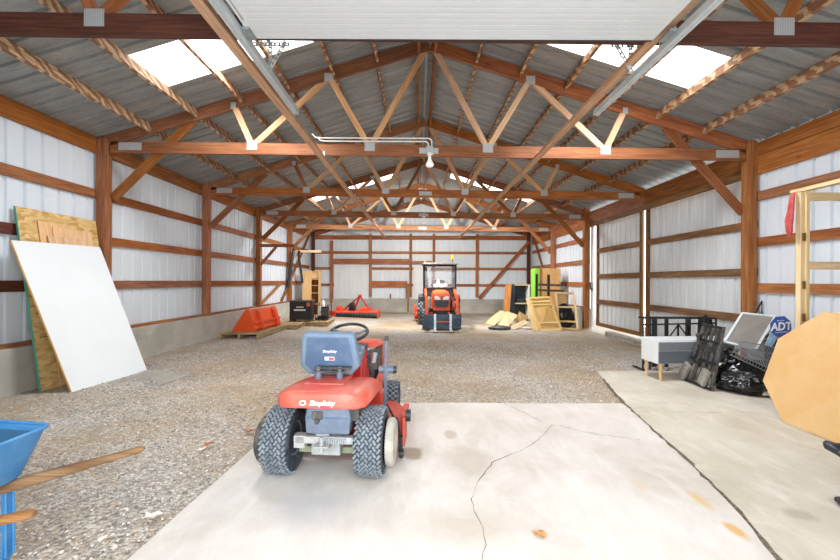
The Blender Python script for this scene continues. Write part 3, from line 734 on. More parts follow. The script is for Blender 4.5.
# seat
st = MB(); out = [(-.165, 0), (.165, 0), (.235, .075), (.225, .14), (.20, .33), (.185, .352), (-.185, .352), (-.20, .33), (-.225, .14), (-.235, .075)]
TS = Matrix.Translation((-.045, .22, .695)) @ Matrix.Diagonal((1.05, 1, 1, 1)) @ Matrix.Rotation(math.radians(102), 4, 'X')
st.prism(out, TS @ Matrix.Translation((0, 0, -.04)), .085); seat = st.build('seat', M['seat'], mo, bevel=.022)
b = MB(); ins = [(x*.80, .04+(y-.0)*.80) for x, y in out]; b.prism(ins, TS @ Matrix.Translation((0, 0, .042)), .012); b.build('seat_back_panel', M['seat_dark'], seat, bevel=.008)
b = text_mb('Simplicity', .028, TS @ Matrix.Translation((.01, .21, .0552)), .0008, .3, .0006)
b.build('seat_lettering', M['sign_white'], seat)
b = MB(); b.prism([(-.03, .135), (.045, .135), (.045, .165), (-.03, .165)], TS @ Matrix.Translation((0, 0, .0548)), .0012); b.build('sticker', M['sign_white'], seat)
b = MB(); b.prism([(.0, .139), (.042, .139), (.042, .161), (.0, .161)], TS @ Matrix.Translation((0, 0, .0562)), .0012); b.build('sticker_panel', M['cloth_red'], seat)
b = MB(); b.prism([(-.2, 0), (.2, 0), (.235, .1), (.22, .36), (.17, .42), (-.17, .42), (-.22, .36), (-.235, .1)], Matrix.Translation((-.045, .23, .745)) @ Matrix.Diagonal((.92, 1, 1, 1)) @ Matrix.Rotation(math.radians(6), 4, 'X'), .075); b.build('seat_cushion', M['seat'], seat, bevel=.025)
for sx in (-1, 1):
    b = MB(); b.cyl((sx*.085-.03, .10, .675), (sx*.085-.03, .10, .735), .028, 16); b.cyl((sx*.085-.03, .10, .73), (sx*.085-.03, .10, .775), .018, 12); b.build('seat_spring', M['steel_blue'], mo)
b = MB(); b.box((0, .16, .765), (.28, .16, .014)); b.tube([(-.14, .09, .75), (-.08, .08, .735), (0, .08, .74), (.08, .08, .735), (.14, .09, .75)], .008, 8); b.box((0, .2, .735), (.05, .1, .03)); b.build('seat_bracket', M['black_dusty'], mo)
# footrests, frame, console
b = MB(); b.box((0, .72, .30), (.62, .56, .03)); b.box((0, .65, .24), (.28, 1.3, .08)); b.build('chassis', M['red_deep'], mo, bevel=.01)
rings = []
for z, y0, y1, w_ in ((.30, .44, .82, .16), (.50, .52, .86, .15), (.66, .60, .86, .13), (.78, .64, .86, .13), (.82, .68, .86, .12)):
    rings.append([Vector(p) for p in ((-w_, y0, z), (w_, y0, z), (w_, y1, z), (-w_, y1, z))])
b = MB(); b.loft(rings, False); b.build('console', M['red_deep'], mo, bevel=.02)
b = MB(); b.box((0, .70, .825), (.30, .16, .04)); b.build('dashboard', M['black_plastic'], mo, bevel=.012)
# hood
rings = []
for y, w_, z0, z1 in ((.90, .20, .785, .835), (1.1, .215, .77, .83), (1.24, .22, .76, .82), (1.25, .22, .50, .82), (1.40, .21, .46, .79), (1.47, .17, .48, .70)):
    rings.append([Vector(p) for p in ((-w_, y, z0), (-w_, y, z1-.04), (-w_*.8, y, z1), (w_*.8, y, z1), (w_, y, z1-.04), (w_, y, z0))])
b = MB(); b.loft(rings, False); b.build('hood', M['red'], mo, bevel=.015)
for sx in (-1, 1):
    b = MB(); b.prism([(.84, .30), (1.40, .30), (1.40, .58), (1.25, .56), (.84, .50)], Matrix.Translation((sx*.225-.012, 0, 0)) @ Matrix(((0, 0, 1, 0), (1, 0, 0, 0), (0, 1, 0, 0), (0, 0, 0, 1))), .024)
    b.build('side_panel', M['red'], mo, bevel=.008)
b = MB(); b.box((0, 1.12, .58), (.36, .44, .34)); 
for i in range(9): b.box((.17, .91+i*.04, .66), (.09, .016, .19)); b.box((-.17, .91+i*.04, .66), (.09, .016, .19))
b.build('engine', M['black_dusty'], mo, bevel=.004)
b = MB(); b.lathe([(.09, 0), (.1, .02), (.1, .06), (.06, .08), (0, .08)], Matrix.Translation((.08, 1.0, .72)), 22); b.cyl((.17, .9, .64), (.19, .9, .74), .03, 14); b.build('air_cleaner', M['chrome'], mo)
# steering wheel
SW = Matrix.Translation((0, .60, .975)) @ Matrix.Rotation(math.radians(20), 4, 'X')
b = MB(); b.tube([SW @ Vector((.172*math.cos(a), .172*math.sin(a), 0)) for a in [2*PI*i/36 for i in range(36)]], .0145, 10, True); sw = b.build('steering_wheel', M['black_plastic'], mo)
b = MB(); b.lathe([(0, .0), (.03, 0), (.042, -.02), (.03, -.05), (.02, -.13)], SW, 16)
for a in (20, 160, 270):
    a = math.radians(a); b.tube([SW @ Vector((.03*math.cos(a), .03*math.sin(a), -.02)), SW @ Vector((.1*math.cos(a), .1*math.sin(a), -.02)), SW @ Vector((.165*math.cos(a), .165*math.sin(a), 0))], .012, 8)
b.build('spoke', M['steel_blue'], sw)
# lift lever with knob
b = MB(); b.beam((.355, .50, .34), (.372, .44, .94), .03, .012, (0, 1, 0)); lv = b.build('lift_lever', M['steel_blue'], mo, bevel=.004)
b = MB(); b.cyl((.30, .5, .665), (.43, .5, .665), .032, 18); b.build('lever_pivot', M['steel_blue'], lv)
b = MB(); b.cyl((.43, .5, .665), (.455, .5, .665), .035, 18); b.build('pivot_cap', M['black_plastic'], lv)
b = MB(); b.box((.374, .437, .95), (.034, .018, .04)); b.build('grip', M['black_plastic'], lv, bevel=.006)
b = MB(); b.tube([(.22, .42, .70), (.22, .42, .77), (.215, .45, .79), (.20, .46, .78)], .007, 8); b.build('control_rod', M['black'], mo)
# mower deck
b = MB(); b.prism([(-.56, .36), (-.50, .30), (.50, .30), (.52, .36), (.52, .74), (.40, .95), (-.40, .95), (-.56, .74)], Matrix.Translation((0, 0, .13)), .12); dk = b.build('mower_deck', M['deck'], mo, bevel=.025)
b = MB(); b.prism([(.30, .07), (.50, .07), (.52, .20), (.48, .30), (.34, .30)], Matrix.Translation((.52, 0, 0)) @ Matrix(((0, 0, 1, 0), (1, 0, 0, 0), (0, 1, 0, 0), (0, 0, 0, 1))), .03); b.box((.535, .5, .31), (.05, .26, .04)); b.build('deck_chute', M['deck'], dk, bevel=.01)
b = MB(); b.tube([(.49, .22, .34), (.50, .25, .30), (.515, .27, .15), (.51, .26, .07)], .010, 8); b.tube([(.40, .3, .42), (.46, .22, .36), (.50, .24, .30)], .008, 8); b.box((.52, .25, .12), (.03, .07, .12)); b.build('deck_bracket', M['black'], dk)
b = MB(); b.lathe([(0, -.02), (.05, -.02), (.05, .02), (0, .02)], Matrix.Translation((.57, .40, .30)) @ Matrix.Rotation(PI/2, 4, 'Y'), 18); b.build('deck_roller', M['black_plastic'], dk); b = MB(); b.lathe([(0, -.015), (.035, -.015), (.035, .015), (0, .015)], Matrix.Translation((.53, .23, .05)) @ Matrix.Rotation(PI/2, 4, 'Y'), 18); b.build('deck_roller', M['black_plastic'], dk)

# ------------------------------------------------------------------ wheelbarrow
x0 = -2.09
wbq = thing('wheelbarrow', 'blue steel wheelbarrow with worn wooden handles on the gravel', 'wheelbarrow', (x0-.5, 1.62, gz(-2.5, 1.62)))
def tub_ring(xa, xb, ya, yb, z, r=.05, zb=None):
    pts = []
    for cx, cy, a0 in ((xb-r, yb-r, 0), (xa+r, yb-r, 90), (xa+r, ya+r, 180), (xb-r, ya+r, 270)):
        for a in (0, 30, 60, 90):
            q = math.radians(a0+a); px = cx+r*math.cos(q); zz = z+((zb-z)*(xb-px)/(xb-xa) if zb else 0); pts.append(Vector((px, cy+r*math.sin(q), zz)))
    return pts
zr = .683
b = MB(); b.loft([tub_ring(x0-.78, x0-.012, 1.40, 1.86, .472, .04), tub_ring(x0-.80, x0-.002, 1.385, 1.873, .485, .045), tub_ring(x0-1.06, x0+.018, 1.29, 1.965, zr-.02, .05, zr+.04), tub_ring(x0-1.06, x0+.03, 1.28, 1.975, zr, .05, zr+.06)], True, False)
n_ = len(b.f); b.f.append(list(range(16))[::-1]); b.sm.append(False); b.uv.append([(0, 0)]*16)
tb = b.build('tub', [M['blue']], wbq, world=True, solid=.006)
b = MB(); b.tube(tub_ring(x0-1.06, x0+.03, 1.28, 1.975, zr, .05, zr+.06), .009, 8, True); b.build('rim', M['blue'], tb, world=True)
b = MB(); b.loft([tub_ring(x0-.775, x0-.02, 1.41, 1.85, .478, .04), tub_ring(x0-.795, x0-.012, 1.40, 1.86, .49, .045), tub_ring(x0-1.045, x0+.006, 1.30, 1.955, zr-.03, .05, zr+.03)], True, False)
b.f.append(list(range(16))); b.sm.append(False); b.uv.append([(0, 0)]*16)
b.build('tub_lining', M['blue_dark'], tb, world=True)
for tip, by in ((P(144, 448.5, 1.91), 1.80), (P(35, 513, 1.35), 1.44)):
    tail = Vector((x0-1.15, by-.1*(by-1.62)/.18, .15))
    j = Vector((x0-.02, by+(.06 if by > 1.6 else -.06), .405)); 
    j = tail.lerp(tip, .62)
    dirv = (tip-tail).normalized(); L = (tip-tail).length
    b = MB(); sq = lambda c, r, k: [c+Vector((0, math.cos(a), math.sin(a)))*r*(1/max(abs(math.cos(a)), abs(math.sin(a))))**k for a in [2*PI*i/16+PI/16 for i in range(16)]]
    b.loft([sq(tail, .020, 1), sq(tail.lerp(tip, .74), .026, 1), sq(tail.lerp(tip, .84), .0215, .7), sq(tail.lerp(tip, .92), .018, .1), sq(tail.lerp(tip, .985), .0185, 0), sq(tip, .010, 0)], True)
    me = b.build('handle', M['handle_wood'], wbq, world=True, angle=60)
    ul = me.data.uv_layers[0].data
    for lp in me.data.loops:
        v = me.data.vertices[lp.vertex_index].co; ul[lp.index].uv = (v.x*1.0+3, v.y*.8+v.z*1.2)
for sy in (1.84, 1.40):
    b = MB(); zc = .02
    pts = [(x0-.065, sy, .41), (x0-.06, sy, .25), (x0-.065, sy, .09), (x0-.08, sy, .045), (x0-.11, sy, zc+.03), (x0-.17, sy, zc+.03), (x0-.20, sy, .06), (x0-.34, sy, .36)]
    for p, q in zip(pts[:-1], pts[1:]): b.beam(p, q, .045, .012, (0, 0, 1) if abs(Vector(q).z-Vector(p).z) < .02 else (1, 0, 0))
    b.tube([(x0-.052, sy-.018, .42), (x0-.05, sy-.018, .09)], .006, 6); b.tube([(x0-.052, sy+.018, .42), (x0-.05, sy+.018, .09)], .006, 6)
    b.beam((x0-.065, sy, .22), (x0-.3, sy, .22), .03, .01); b.build('leg', M['blue'], wbq, world=True)
b = MB(); A = Matrix.Translation((x0-1.22, 1.62, .19)) @ Matrix.Rotation(PI/2, 4, 'X'); b.lathe([(.09, -.04), (.15, -.05), (.185, -.03), (.19, 0), (.185, .03), (.15, .05), (.09, .04)], A, 28); w_ = b.build('wheel', M['tyre'], wbq, world=True)
b = MB(); b.lathe([(0, -.05), (.03, -.05), (.03, -.02), (.09, -.03), (.09, .03), (.03, .02), (.03, .05), (0, .05)], A, 20); b.build('hub', M['blue'], w_, world=True)

# ------------------------------------------------------------------ sheets leaning on the left wall
def slab_quad(bl, br, tr, tl_, th, grain=None):
    "a flat board from four corners, th thick towards its back"
    bl, br, tr, tl_ = map(Vector, (bl, br, tr, tl_)); n = (br-bl).cross(tl_-bl).normalized(); b = MB()
    w_ = (br-bl).length; h_ = (tl_-bl).length
    vs = [bl, br, tr, tl_]; vs += [v-n*th for v in vs]
    fs = [(0, 1, 2, 3), (7, 6, 5, 4), (0, 4, 5, 1), (1, 5, 6, 2), (2, 6, 7, 3), (3, 7, 4, 0)]
    f0 = [(0, 0), (0, w_), (h_, w_), (h_, 0)]
    e = lambda L: [(0, 0), (0, th), (L, th), (L, 0)]
    b.add(vs, fs, [f0, f0[::-1], e(w_), e(h_), e(w_), e(h_)]); return b
def lean(name, m, lab, cat, bl, br, tr, tl_, th, group=None, bevel=0):
    root = Vector(bl).lerp(Vector(br), .5); b = slab_quad(bl, br, tr, tl_, th); b.shift(-root)
    o = b.build(name, m, bevel=bevel); o.location = root; tag(o, lab, cat, group); return o
def lean2(name, m, lab, cat, y0, y1, xb, zb, xt, zt, th, dy=0, **k):
    "leaning on the left wall: bottom edge at xb, top edge at xt"
    return lean(name, m, lab, cat, (xb, y0, zb), (xb, y1, zb), (xt, y1+dy, zt), (xt, y0+dy, zt), th, **k)
o = lean('white_board', M['white'], 'large white panel board tilted against the wall sheets, in front of the strand board', 'board',
     G(73, 394, .03), G(147, 370, .06), P(100, 247, 5.66), P(11.4, 240, 4.43), .022, bevel=.002)
b = slab_quad(*[Vector(v)-o.location for v in (G(73, 394, .03), G(147, 370, .06), P(100, 247, 5.66), P(11.4, 240, 4.43))], .022)
v = b.v; b2 = MB(); a_, c_ = v[0], v[3]; nn = (v[1]-v[0]).normalized()*-.004; b2.beam(a_+nn+(v[4]-v[0])*.5, c_+nn+(v[4]-v[0])*.5, .02, .006, nn); b2.build('board_edge', M['plywood'], o)
ob = lean2('osb_sheet', M['osb'], 'tall strand board with teal edge leaning behind the big white board', 'board', 4.63, 5.78, -4.80, .05, -5.13, 2.36, .018)
b = MB(); y_ = 4.63-.004; b.beam(Vector((-4.80, y_, .05))-ob.location+Vector((-.009, 0, 0)), Vector((-5.13, y_, 2.36))-ob.location+Vector((-.009, 0, 0)), .022, .008, (0, 1, 0)); tag(b.build('painted_edge', M['teal'], ob), 'teal painted edge')
b = MB()
for z in (.72, 1.02, 1.36):
    t_ = (z-.05)/2.31; x_ = -4.80-.33*t_+.002; b.box(Vector((x_, 5.0, z))-ob.location, (.003, .6, .012))
b.build('seam', M['timber_old'], ob)
for nm, mt, lab, px0, px1, pyt, dd, zb_ in (('plywood_offcut', M['plywood'], 'tallest orange plywood offcut between the strand board and the white board', 39, 77, 220.5, 4.93, 0), ('plywood_offcut', M['plywood'], 'middle orange plywood offcut behind the white board', 52, 91, 226.5, 4.90, 1), ('plywood_offcut', M['timber_light'], 'lowest pale plywood offcut tucked behind the white board', 45, 83, 235.5, 4.87, 2)):
    xo = lambda z: -4.80-.33*(z-.05)/2.31+.022+.0145*zb_; xt = -5.07; d0 = (xt-CAMX)*F/(px0-CX); d1 = (xt-CAMX)*F/(px1-CX); zt = P(px0, pyt, d0).z
    lean2(nm, mt, lab, 'plywood', d0, d1, xo(.06), .06, xo(zt), zt, .012, group='plywood offcuts')
o = lean('floor_sheet', M['grey_slat'], 'flat grey weathered sheet lying on gravel at the foot of the white board', 'sheet', G(80, 394, .025), G(128, 396, .02), G(194, 373, .06), G(150, 370.5, .09), .02)
o.data.materials[0] = paint('sheet_grey', '#a59f94', .8, '#6f6b66', 0, .7, 2.2)

# ------------------------------------------------------------------ bare lumber frame, octagon top, cloth (sliding-door side)
XF = 4.32
lf = thing('lumber_frame', 'pale unpainted lumber frame standing behind the octagonal plywood top', 'frame', (XF, 4.0, 0))
for y in (4.30, 2.3):
    b = MB(); b.box((XF, y, 1.26), (.04, .09, 2.48)); b.build('post', M['lumber'], lf, True, bevel=.003)
    b = MB(); b.box((XF-.04, y+.01, 1.26), (.038, .06, 2.46)); b.build('post', M['lumber'], lf, True, bevel=.003)
b = MB(); b.box((XF-.02, 3.3, 2.515), (.09, 2.2, .04)); b.build('top_rail', M['lumber'], lf, True)
for z in (2.44, 1.645):
    b = MB(); b.box((XF+.385, 4.3, z), (.72, .04, .09)); b.build('cross_rail', M['lumber'], lf, True)
b = MB(); b.box((XF+.76, 4.3, 1.27), (.04, .09, 2.5)); b.build('post', M['lumber'], lf, True)
b = MB()
for z in (1.97, 1.42, 1.05): b.box((XF-.045, 4.258, z), (.03, .012, .09))
b.build('notch', M['timber_old'], lf, True)
rg = thing('red_cloth', 'red rag hanging from the top corner of the lumber frame', 'rag', (XF-.112, 4.33, 2.5))
b = MB(); rings = []
for z, w_, dx in ((0, .012, .03), (-.06, .03, .0), (-.2, .036, -.015), (-.34, .045, -.03), (-.46, .035, -.035), (-.52, .012, -.03)):
    rings.append([Vector((dx+w_*math.cos(a)*(1+.3*math.sin(a*5+z*20)), .5*w_*math.sin(a)*(1+.4*math.cos(a*4)), z)) for a in [2*PI*i/16 for i in range(16)]])
b.loft(rings); b.build('cloth', M['cloth_red'], rg)
oc = Vector((3.78, 3.86, 0)); up_ = Vector((.42, 0, 1.17)).normalized(); al = Vector((0, -1, 0)); nn = up_.cross(al).normalized()
s_ = .503; q_ = .356
poly = [(0, 0), (s_, 0), (s_+q_, q_), (s_+q_, q_+s_), (s_, 2*q_+s_), (0, 2*q_+s_), (-q_, q_+s_), (-q_, q_)]
MO = Matrix.Identity(4); MO.col[0][:3] = al; MO.col[1][:3] = up_; MO.col[2][:3] = nn
t = thing('octagonal_tabletop', 'octagonal orange plywood tabletop stood on its edge against the lumber frame', 'tabletop', (3.78-.13, 3.86, .004))
b = MB(); b.prism(poly, MO, .022); b.build('board', M['tabletop_ply'], t, bevel=.002)
sg = 1 if nn.x > 0 else -1
b = MB(); inn = [(x*.86+s_/2*.14, y*.86+(q_+s_/2)*.14) for x, y in poly]
for i in range(8):
    p, q = inn[i], inn[(i+1) % 8]; zz = .04 if sg > 0 else -.02
    b.beam(MO @ Vector((*p, zz)), MO @ Vector((*q, zz)), .05, .036, nn)
b.build('apron', M['timber_old'], t)

# ------------------------------------------------------------------ low cabinet, bed frame, rack, panel, bag, shelf, sign
a0 = G(657, 381.5); z0, z1 = .255, .60
f0 = a0.copy(); f1 = Vector((a0.x+1.22, a0.y+.10, 0)); bk = G(643, 375)-a0; bk.x = max(bk.x, .0)-.0
bk = Vector((P(642, 338, 5.82).x-P(657, 340, 5.46).x, .38, 0))
c = thing('low_cabinet', 'low white and slate cabinet on tapered wooden legs beside the concrete edge', 'cabinet', f0)
ex = (f1-f0).normalized(); 
def cab(u0, u1, v0, v1, za, zb):
    pts = [f0+ex*u+bk*v for u, v in ((u0, v0), (u1, v0), (u1, v1), (u0, v1))]; b = MB()
    b.loft([[p+Vector((0, 0, za)) for p in pts], [p+Vector((0, 0, zb)) for p in pts]], False); return b
cab(0, 1.22, 0, 1, z0, z1).build('body', M['white'], c, True, bevel=.004)
cab(.02, 1.21, -.03, .0, z0+.19, z1-.03).build('drawer_front', M['slate'], c, True, bevel=.003)
cab(.02, 1.21, -.03, .0, z0+.005, z0+.185).build('drawer_front', M['slate_dark'], c, True, bevel=.003)
for u, v in ((.07, .07), (1.15, .07), (.07, .93), (1.15, .93)):
    p = f0+ex*u+bk*v; b = MB(); b.tube([p, p+Vector((0, 0, z0+.002))], [.014, .024], 14); b.build('leg', M['plywood'], c, True)
bf = thing('bed_frame', 'folded black steel bed frame standing on end behind the low cabinet', 'bed frame', P(680, 380, 6.2)*1.0)
bf.location.z = 0
by = 6.15
xl, xr = P(643, 320, by).x, P(716, 320, by).x; zt = P(643, 318, by).z
b = MB()
for x in (xl, xl+.12, xr-.14, xr): b.tube([(x, by, .0), (x, by, zt)], .014, 8)
for z, dy in ((zt, 0), (zt, .12), (.12, 0)): b.tube([(xl, by+dy, z), (xr, by+dy, z)], .014, 8)
b.build('tube_frame', M['black'], bf, True)
for i, x in enumerate((xl+.22, xl+.42, xl+.78, xl+.98)):
    b = MB(); b.box((x, by+.05, zt/2+.01), (.05 if i % 2 else .075, .03, zt-.06)); b.build('rail', M['black_plastic'], bf, True)
for x, s in ((xl+.42, 1), (xl+.78, -1)):
    b = MB(); b.beam((x, by+.03, zt-.14), (x+.0, by+.03, .2), .02, .02); b.beam((x-s*.02, by+.02, zt-.38), (x+s*.17, by+.02, zt-.12), .016, .016, (0, 1, 0)); b.beam((x+s*.18, by+.03, zt-.1), (x+s*.18, by+.03, .14), .02, .02, (0, 1, 0)); b.build('brace', M['black'], bf, True)
b = MB(); b.tube([(xl, by-.0, zt-.11), (xr, by, zt-.08)], .013, 8); b.build('cross_tube', M['black'], bf, True); b = MB(); b.tube([(xl-.04, by-.1, .02), (xl-.04, by+.2, .02)], .018, 8); b.build('foot_tube', M['black'], bf, True)
# dusty slatted rack leaning on the cabinet
BL, BR, TR_, TL_ = G(684, 380), G(712, 391.5), P(724, 327, 5.04), P(704.5, 323.5, 5.22)
TR_ = BR+(TR_-BR); 
rk = thing('slatted_rack', 'dusty black slatted metal rack leaning against the low cabinet front', 'rack', BL)
qd = lambda u, v: BL.lerp(BR, u).lerp(TL_.lerp(TR_, u), v)
nr = (BR-BL).cross(TL_-BL).normalized()
BLs = None
for i, u in enumerate((.04, .28, .52, .76, .97)):
    b = MB(); b.beam(qd(u, 0), qd(u, 1), .055 if i in (0, 4) else .045, .03, nr); b.build('slat', M['black_dusty'], rk, True, bevel=.004)
for v_ in (.03, .42, .74, .98):
    b = MB(); b.beam(qd(0, v_)+nr*.025, qd(1, v_)+nr*.025, .035, .02, nr); b.build('cross_bar', M['black'], rk, True)
b = MB(); b.beam(qd(.1, .78)+nr*.05, qd(.6, .45)+nr*.05, .02, .02, nr); b.beam(qd(.8, .72)+nr*.05, qd(.35, .4)+nr*.05, .02, .02, nr)
b.cyl(qd(.1, .8)+nr*.07, qd(.3, .8)+nr*.07, .03, 10); b.cyl(qd(.75, .7)+nr*.07, qd(.95, .7)+nr*.07, .03, 10); b.build('linkage', M['black_dusty'], rk, True)
for u in (-.02, .72):
    b = MB(); b.beam(qd(u, .05)+nr*.05, qd(u+.12, .30)+nr*.05, .13, .05, nr)
    b.build('foot_pad', M['grey_slat'], rk, True, bevel=.012)
# grey screen panel in white frame
qs = [P(724, 342, 5.36), P(755, 350, 5.2), P(775, 317, 5.5), P(742, 313.5, 5.7)]
sc_ = thing('screen_panel', 'grey panel in a thin white frame tilted behind the bag of rubbish', 'panel', qs[0].lerp(qs[1], .5))
slab_quad(*qs, .012).build('sheet', M['screen'], sc_, True)
nq = (qs[1]-qs[0]).cross(qs[3]-qs[0]).normalized()
for i in range(4):
    b = MB(); b.beam(qs[i]+nq*.006, qs[(i+1) % 4]+nq*.006, .03, .026, nq); b.build('frame_strip', M['white'], sc_, True)
# black rubbish bag
bagc = Vector((P(743, 380, 4.95).x+.10, 4.98, .0)); bg_ = thing('rubbish_bag', 'full black plastic rubbish bag on the concrete beside the octagonal top', 'bag', bagc)
bm = bmesh.new(); bmesh.ops.create_icosphere(bm, subdivisions=5, radius=1)
for v in bm.verts:
    p = v.co.copy(); n1 = noise.noise(p*2.1+Vector((3, 1, 0))); n2 = 1-abs(noise.noise(Vector((p.x*3, p.y*3, p.z*6))))*2; n3 = 1-abs(noise.noise(p*8.5))*2
    r = 1+.17*n1+.10*n2+.05*n3
    z = p.z*r; z = max(z, -.62+.03*n3)
    v.co = Vector((p.x*r*.35*(1+.12*(p.z < 0)), p.y*r*.27, (z+.62)*.25+.004))
me = bpy.data.meshes.new('bag'); bm.to_mesh(me); bm.free(); me.materials.append(M['bag'])
for f in me.polygons: f.use_smooth = True
o = bpy.data.objects.new('bag_body', me); COL.objects.link(o); o.parent = bg_
b = MB(); rings = []
for z, r in ((.38, .10), (.43, .05), (.46, .035), (.50, .07), (.55, .10)):
    rings.append([Vector((-.20+r*math.cos(a)*(1+.25*math.sin(5*a)), .04+r*.7*math.sin(a)*(1+.25*math.cos(4*a)), z+.015*math.sin(7*a))) for a in [2*PI*i/28 for i in range(28)]])
b.loft(rings, True, False); b.build('gathered_neck', M['bag'], bg_, solid=.003)
# wire shelf lying on the bag
ws = thing('wire_shelf', 'grey wire shelf lying on top of the black rubbish bag', 'wire shelf', P(752, 360, 4.9))
A0, A1, A2, A3 = P(733, 352, 4.72), P(772, 370, 4.66), P(778, 348, 5.05), P(741, 341, 5.1)
wq = lambda u, v: A0.lerp(A1, u).lerp(A3.lerp(A2, u), v)
nz = (A1-A0).cross(A3-A0).normalized()
b = MB()
for i in range(26): b.tube([wq(i/25, 0), wq(i/25, 1)], .0035, 5)
b.build('wire', M['wire'], ws, True)
b = MB()
for v_ in (0, .33, .66, 1): b.tube([wq(0, v_), wq(1, v_)], .006, 6)
for u in (0, 1): b.tube([wq(u, 0), wq(u, 1)], .006, 6)
b.tube([wq(0, 0)-nz*.05, wq(1, 0)-nz*.05], .006, 6)
for i in range(14): b.tube([wq(i/13, 0), wq(min(1, (i+.5)/13), 0)-nz*.05], .003, 5)
b.build('edge_truss', M['wire'], ws, True)
# yard sign
sc = P(780.5, 326.6, 4.6); ys = thing('yard_sign', 'blue octagonal yard sign with white letters on a stake by the tabletop', 'sign', (sc.x, sc.y, 0))
SM = Matrix.Translation((0, 0, sc.z)) @ Matrix.Rotation(PI/2, 4, 'X') @ Matrix.Rotation(math.radians(4), 4, 'Z')
oct_ = lambda r: [(r*math.cos(PI/8+PI/4*i), r*math.sin(PI/8+PI/4*i)) for i in range(8)]
b = MB(); b.prism(oct_(.137), SM, .006); sgp = b.build('sign_plate', M['sign_blue'], ys, bevel=.001)
b = text_mb('ADT', .135, SM @ Matrix.Translation((0, -.002, .0065)), .0015, .12, .004); b.xf(SM @ Matrix.Diagonal((.92, 1.0, 1, 1)) @ SM.inverted()); b.build('lettering', M['sign_white'], sgp)
b = text_mb('Security Services', .022, SM @ Matrix.Translation((0, -.068, .0065)), .0008); b.build('small_lettering', M['sign_white'], sgp); b = text_mb('Secured by', .02, SM @ Matrix.Translation((0, .075, .0065)), .0008)
b.build('small_lettering', M['sign_white'], sgp)
b = MB(); b.box((0, .012, sc.z/2-.04), (.014, .008, sc.z)); b.box((0, .012, .02), (.16, .10, .012)); b.build('stake', M['galv_dark'], ys)
# blue and white wrapped bundle, black rods behind it
wp = lean('wrapped_sheet', M['white'], 'small blue and white plastic sheet poking out beneath the yard sign', 'plastic sheet', P(765, 345, 4.98)*1, P(772, 347, 4.98), P(780, 333, 5.03), P(771, 332, 5.03), .01)
v = wp.location.copy(); wp.data.materials[0] = paint('wrap_blue', '#6fa9cf', .35, '#e8eef2', 0, .9, 9)
xa, xb = P(768, 330, 5.1).x, P(783.5, 330, 5.1).x
rd = thing('black_rack', 'small upright black wire rack behind the yard sign', 'rack', ((xa+xb)/2, 5.1, 0))
b = MB()
for i in range(5): b.tube([(xa+(xb-xa)*i/4, 5.1, 0.0), (xa+(xb-xa)*i/4, 5.1, .74)], .009, 6)
for z in (.05, .42, .74): b.tube([(xa, 5.1, z), (xb, 5.1, z)], .012, 6)
b.build('wire_grid', M['black'], rd, True)
b = MB(); b.box(((xa+xb)/2, 5.14, .36), (xb-xa, .02, .60)); b.build('back_sheet', M['black'], rd, True)
b = MB(); b.tube([P(753, 330, 5.74)*1-Vector((0, 0, .03)), P(754, 316, 5.74), P(762, 301, 5.74), P(761.5, 314, 5.74), P(761.5, 330, 5.74)-Vector((0, 0, .03))], .011, 8)
tag(b.build('bent_rod', M['black']), 'bent black rod standing on the curb behind the grey panel', 'rod')
cv = thing('black_bundle', 'crumpled black bundle between the bed frame and the grey panel', 'bundle', (4.84, 6.43, 0))
b = MB(); rings = []
for z, r in ((0, .13), (.15, .16), (.45, .14), (.72, .12), (.84, .08), (.88, .02)): rings.append([Vector((r*math.cos(a)*(1+.2*math.sin(3*a+z*9)), .7*r*math.sin(a)*(1+.2*math.cos(4*a+z*7)), z)) for a in [2*PI*i/24 for i in range(24)]])
b.loft(rings); b.build('bundle_body', M['bag'], cv)
# crumpled white paper cup by the bag
pc = thing('crumpled_cup', 'crumpled white paper cup on the concrete beside the octagonal top', 'cup', G(766, 397))
b = MB(); b.lathe([(.025, 0), (.03, .05), (.036, .10), (.040, .102), (.038, .10)], Matrix.Translation((-.05, 0, .04)) @ Matrix.Rotation(math.radians(82), 4, 'Y'), 14); 
b.v = [v+Vector((0, 0, .008*noise.noise(v*40))) for v in b.v]; b.build('cup_body', M['paper'], pc, solid=.003)
# concrete blocks along the door sill
BLK = ['pale concrete block at the dark gap end of the row by the sliding door', 'second pale concrete block in the row by the sliding door', 'third pale concrete block in the row by the sliding door', 'pale concrete block in the row beside the white cabinet end']
for i, yb in enumerate((9.98, 9.55, 9.12, 8.69)):
    o = thing('concrete_block', BLK[i], 'concrete block', (5.06, yb, -.045), 0, 'blocks at the sliding door')
    b = MB()
    for y in (-.18, 0, .18): b.box((0, y, .07), (.18, .04, .139))
    for z in (.018, .125): b.box((0, 0, z), (.178, .396, .03))
    b.build('block_body', M['curb'], o, bevel=.005)

# black tubular loops at the picture's edge
bt = thing('tubular_stand', 'black tubular stand with two rounded loops, on the concrete near the octagonal tabletop', 'stand', (3.02, 2.45, 0))
b = MB(); b.tube([(3.45, 2.46, .02), (2.86, 2.46, .02), (2.80, 2.45, .025), (2.765, 2.42, .04), (2.765, 2.36, .045), (2.80, 2.33, .03), (2.86, 2.32, .02), (3.45, 2.32, .02)], .019, 10); b.shift((-.165, 0, 0)); b.build('floor_loop', M['black_plastic'], bt, True)
b = MB(); b.tube([(3.45, 2.48, .33), (2.86, 2.5, .35), (2.80, 2.49, .37), (2.77, 2.46, .372), (2.775, 2.40, .36), (2.82, 2.36, .32), (2.9, 2.34, .27), (3.45, 2.34, .27)], .026, 10); b.shift((-.19, 0, 0)); b.build('upper_loop', M['black_plastic'], bt, True)
for y in (2.46, 2.32):
    b = MB(); b.tube([(3.3, y, .02), (3.3, y+.01, .3)], .016, 8); b.build('upright', M['black_plastic'], bt, True)

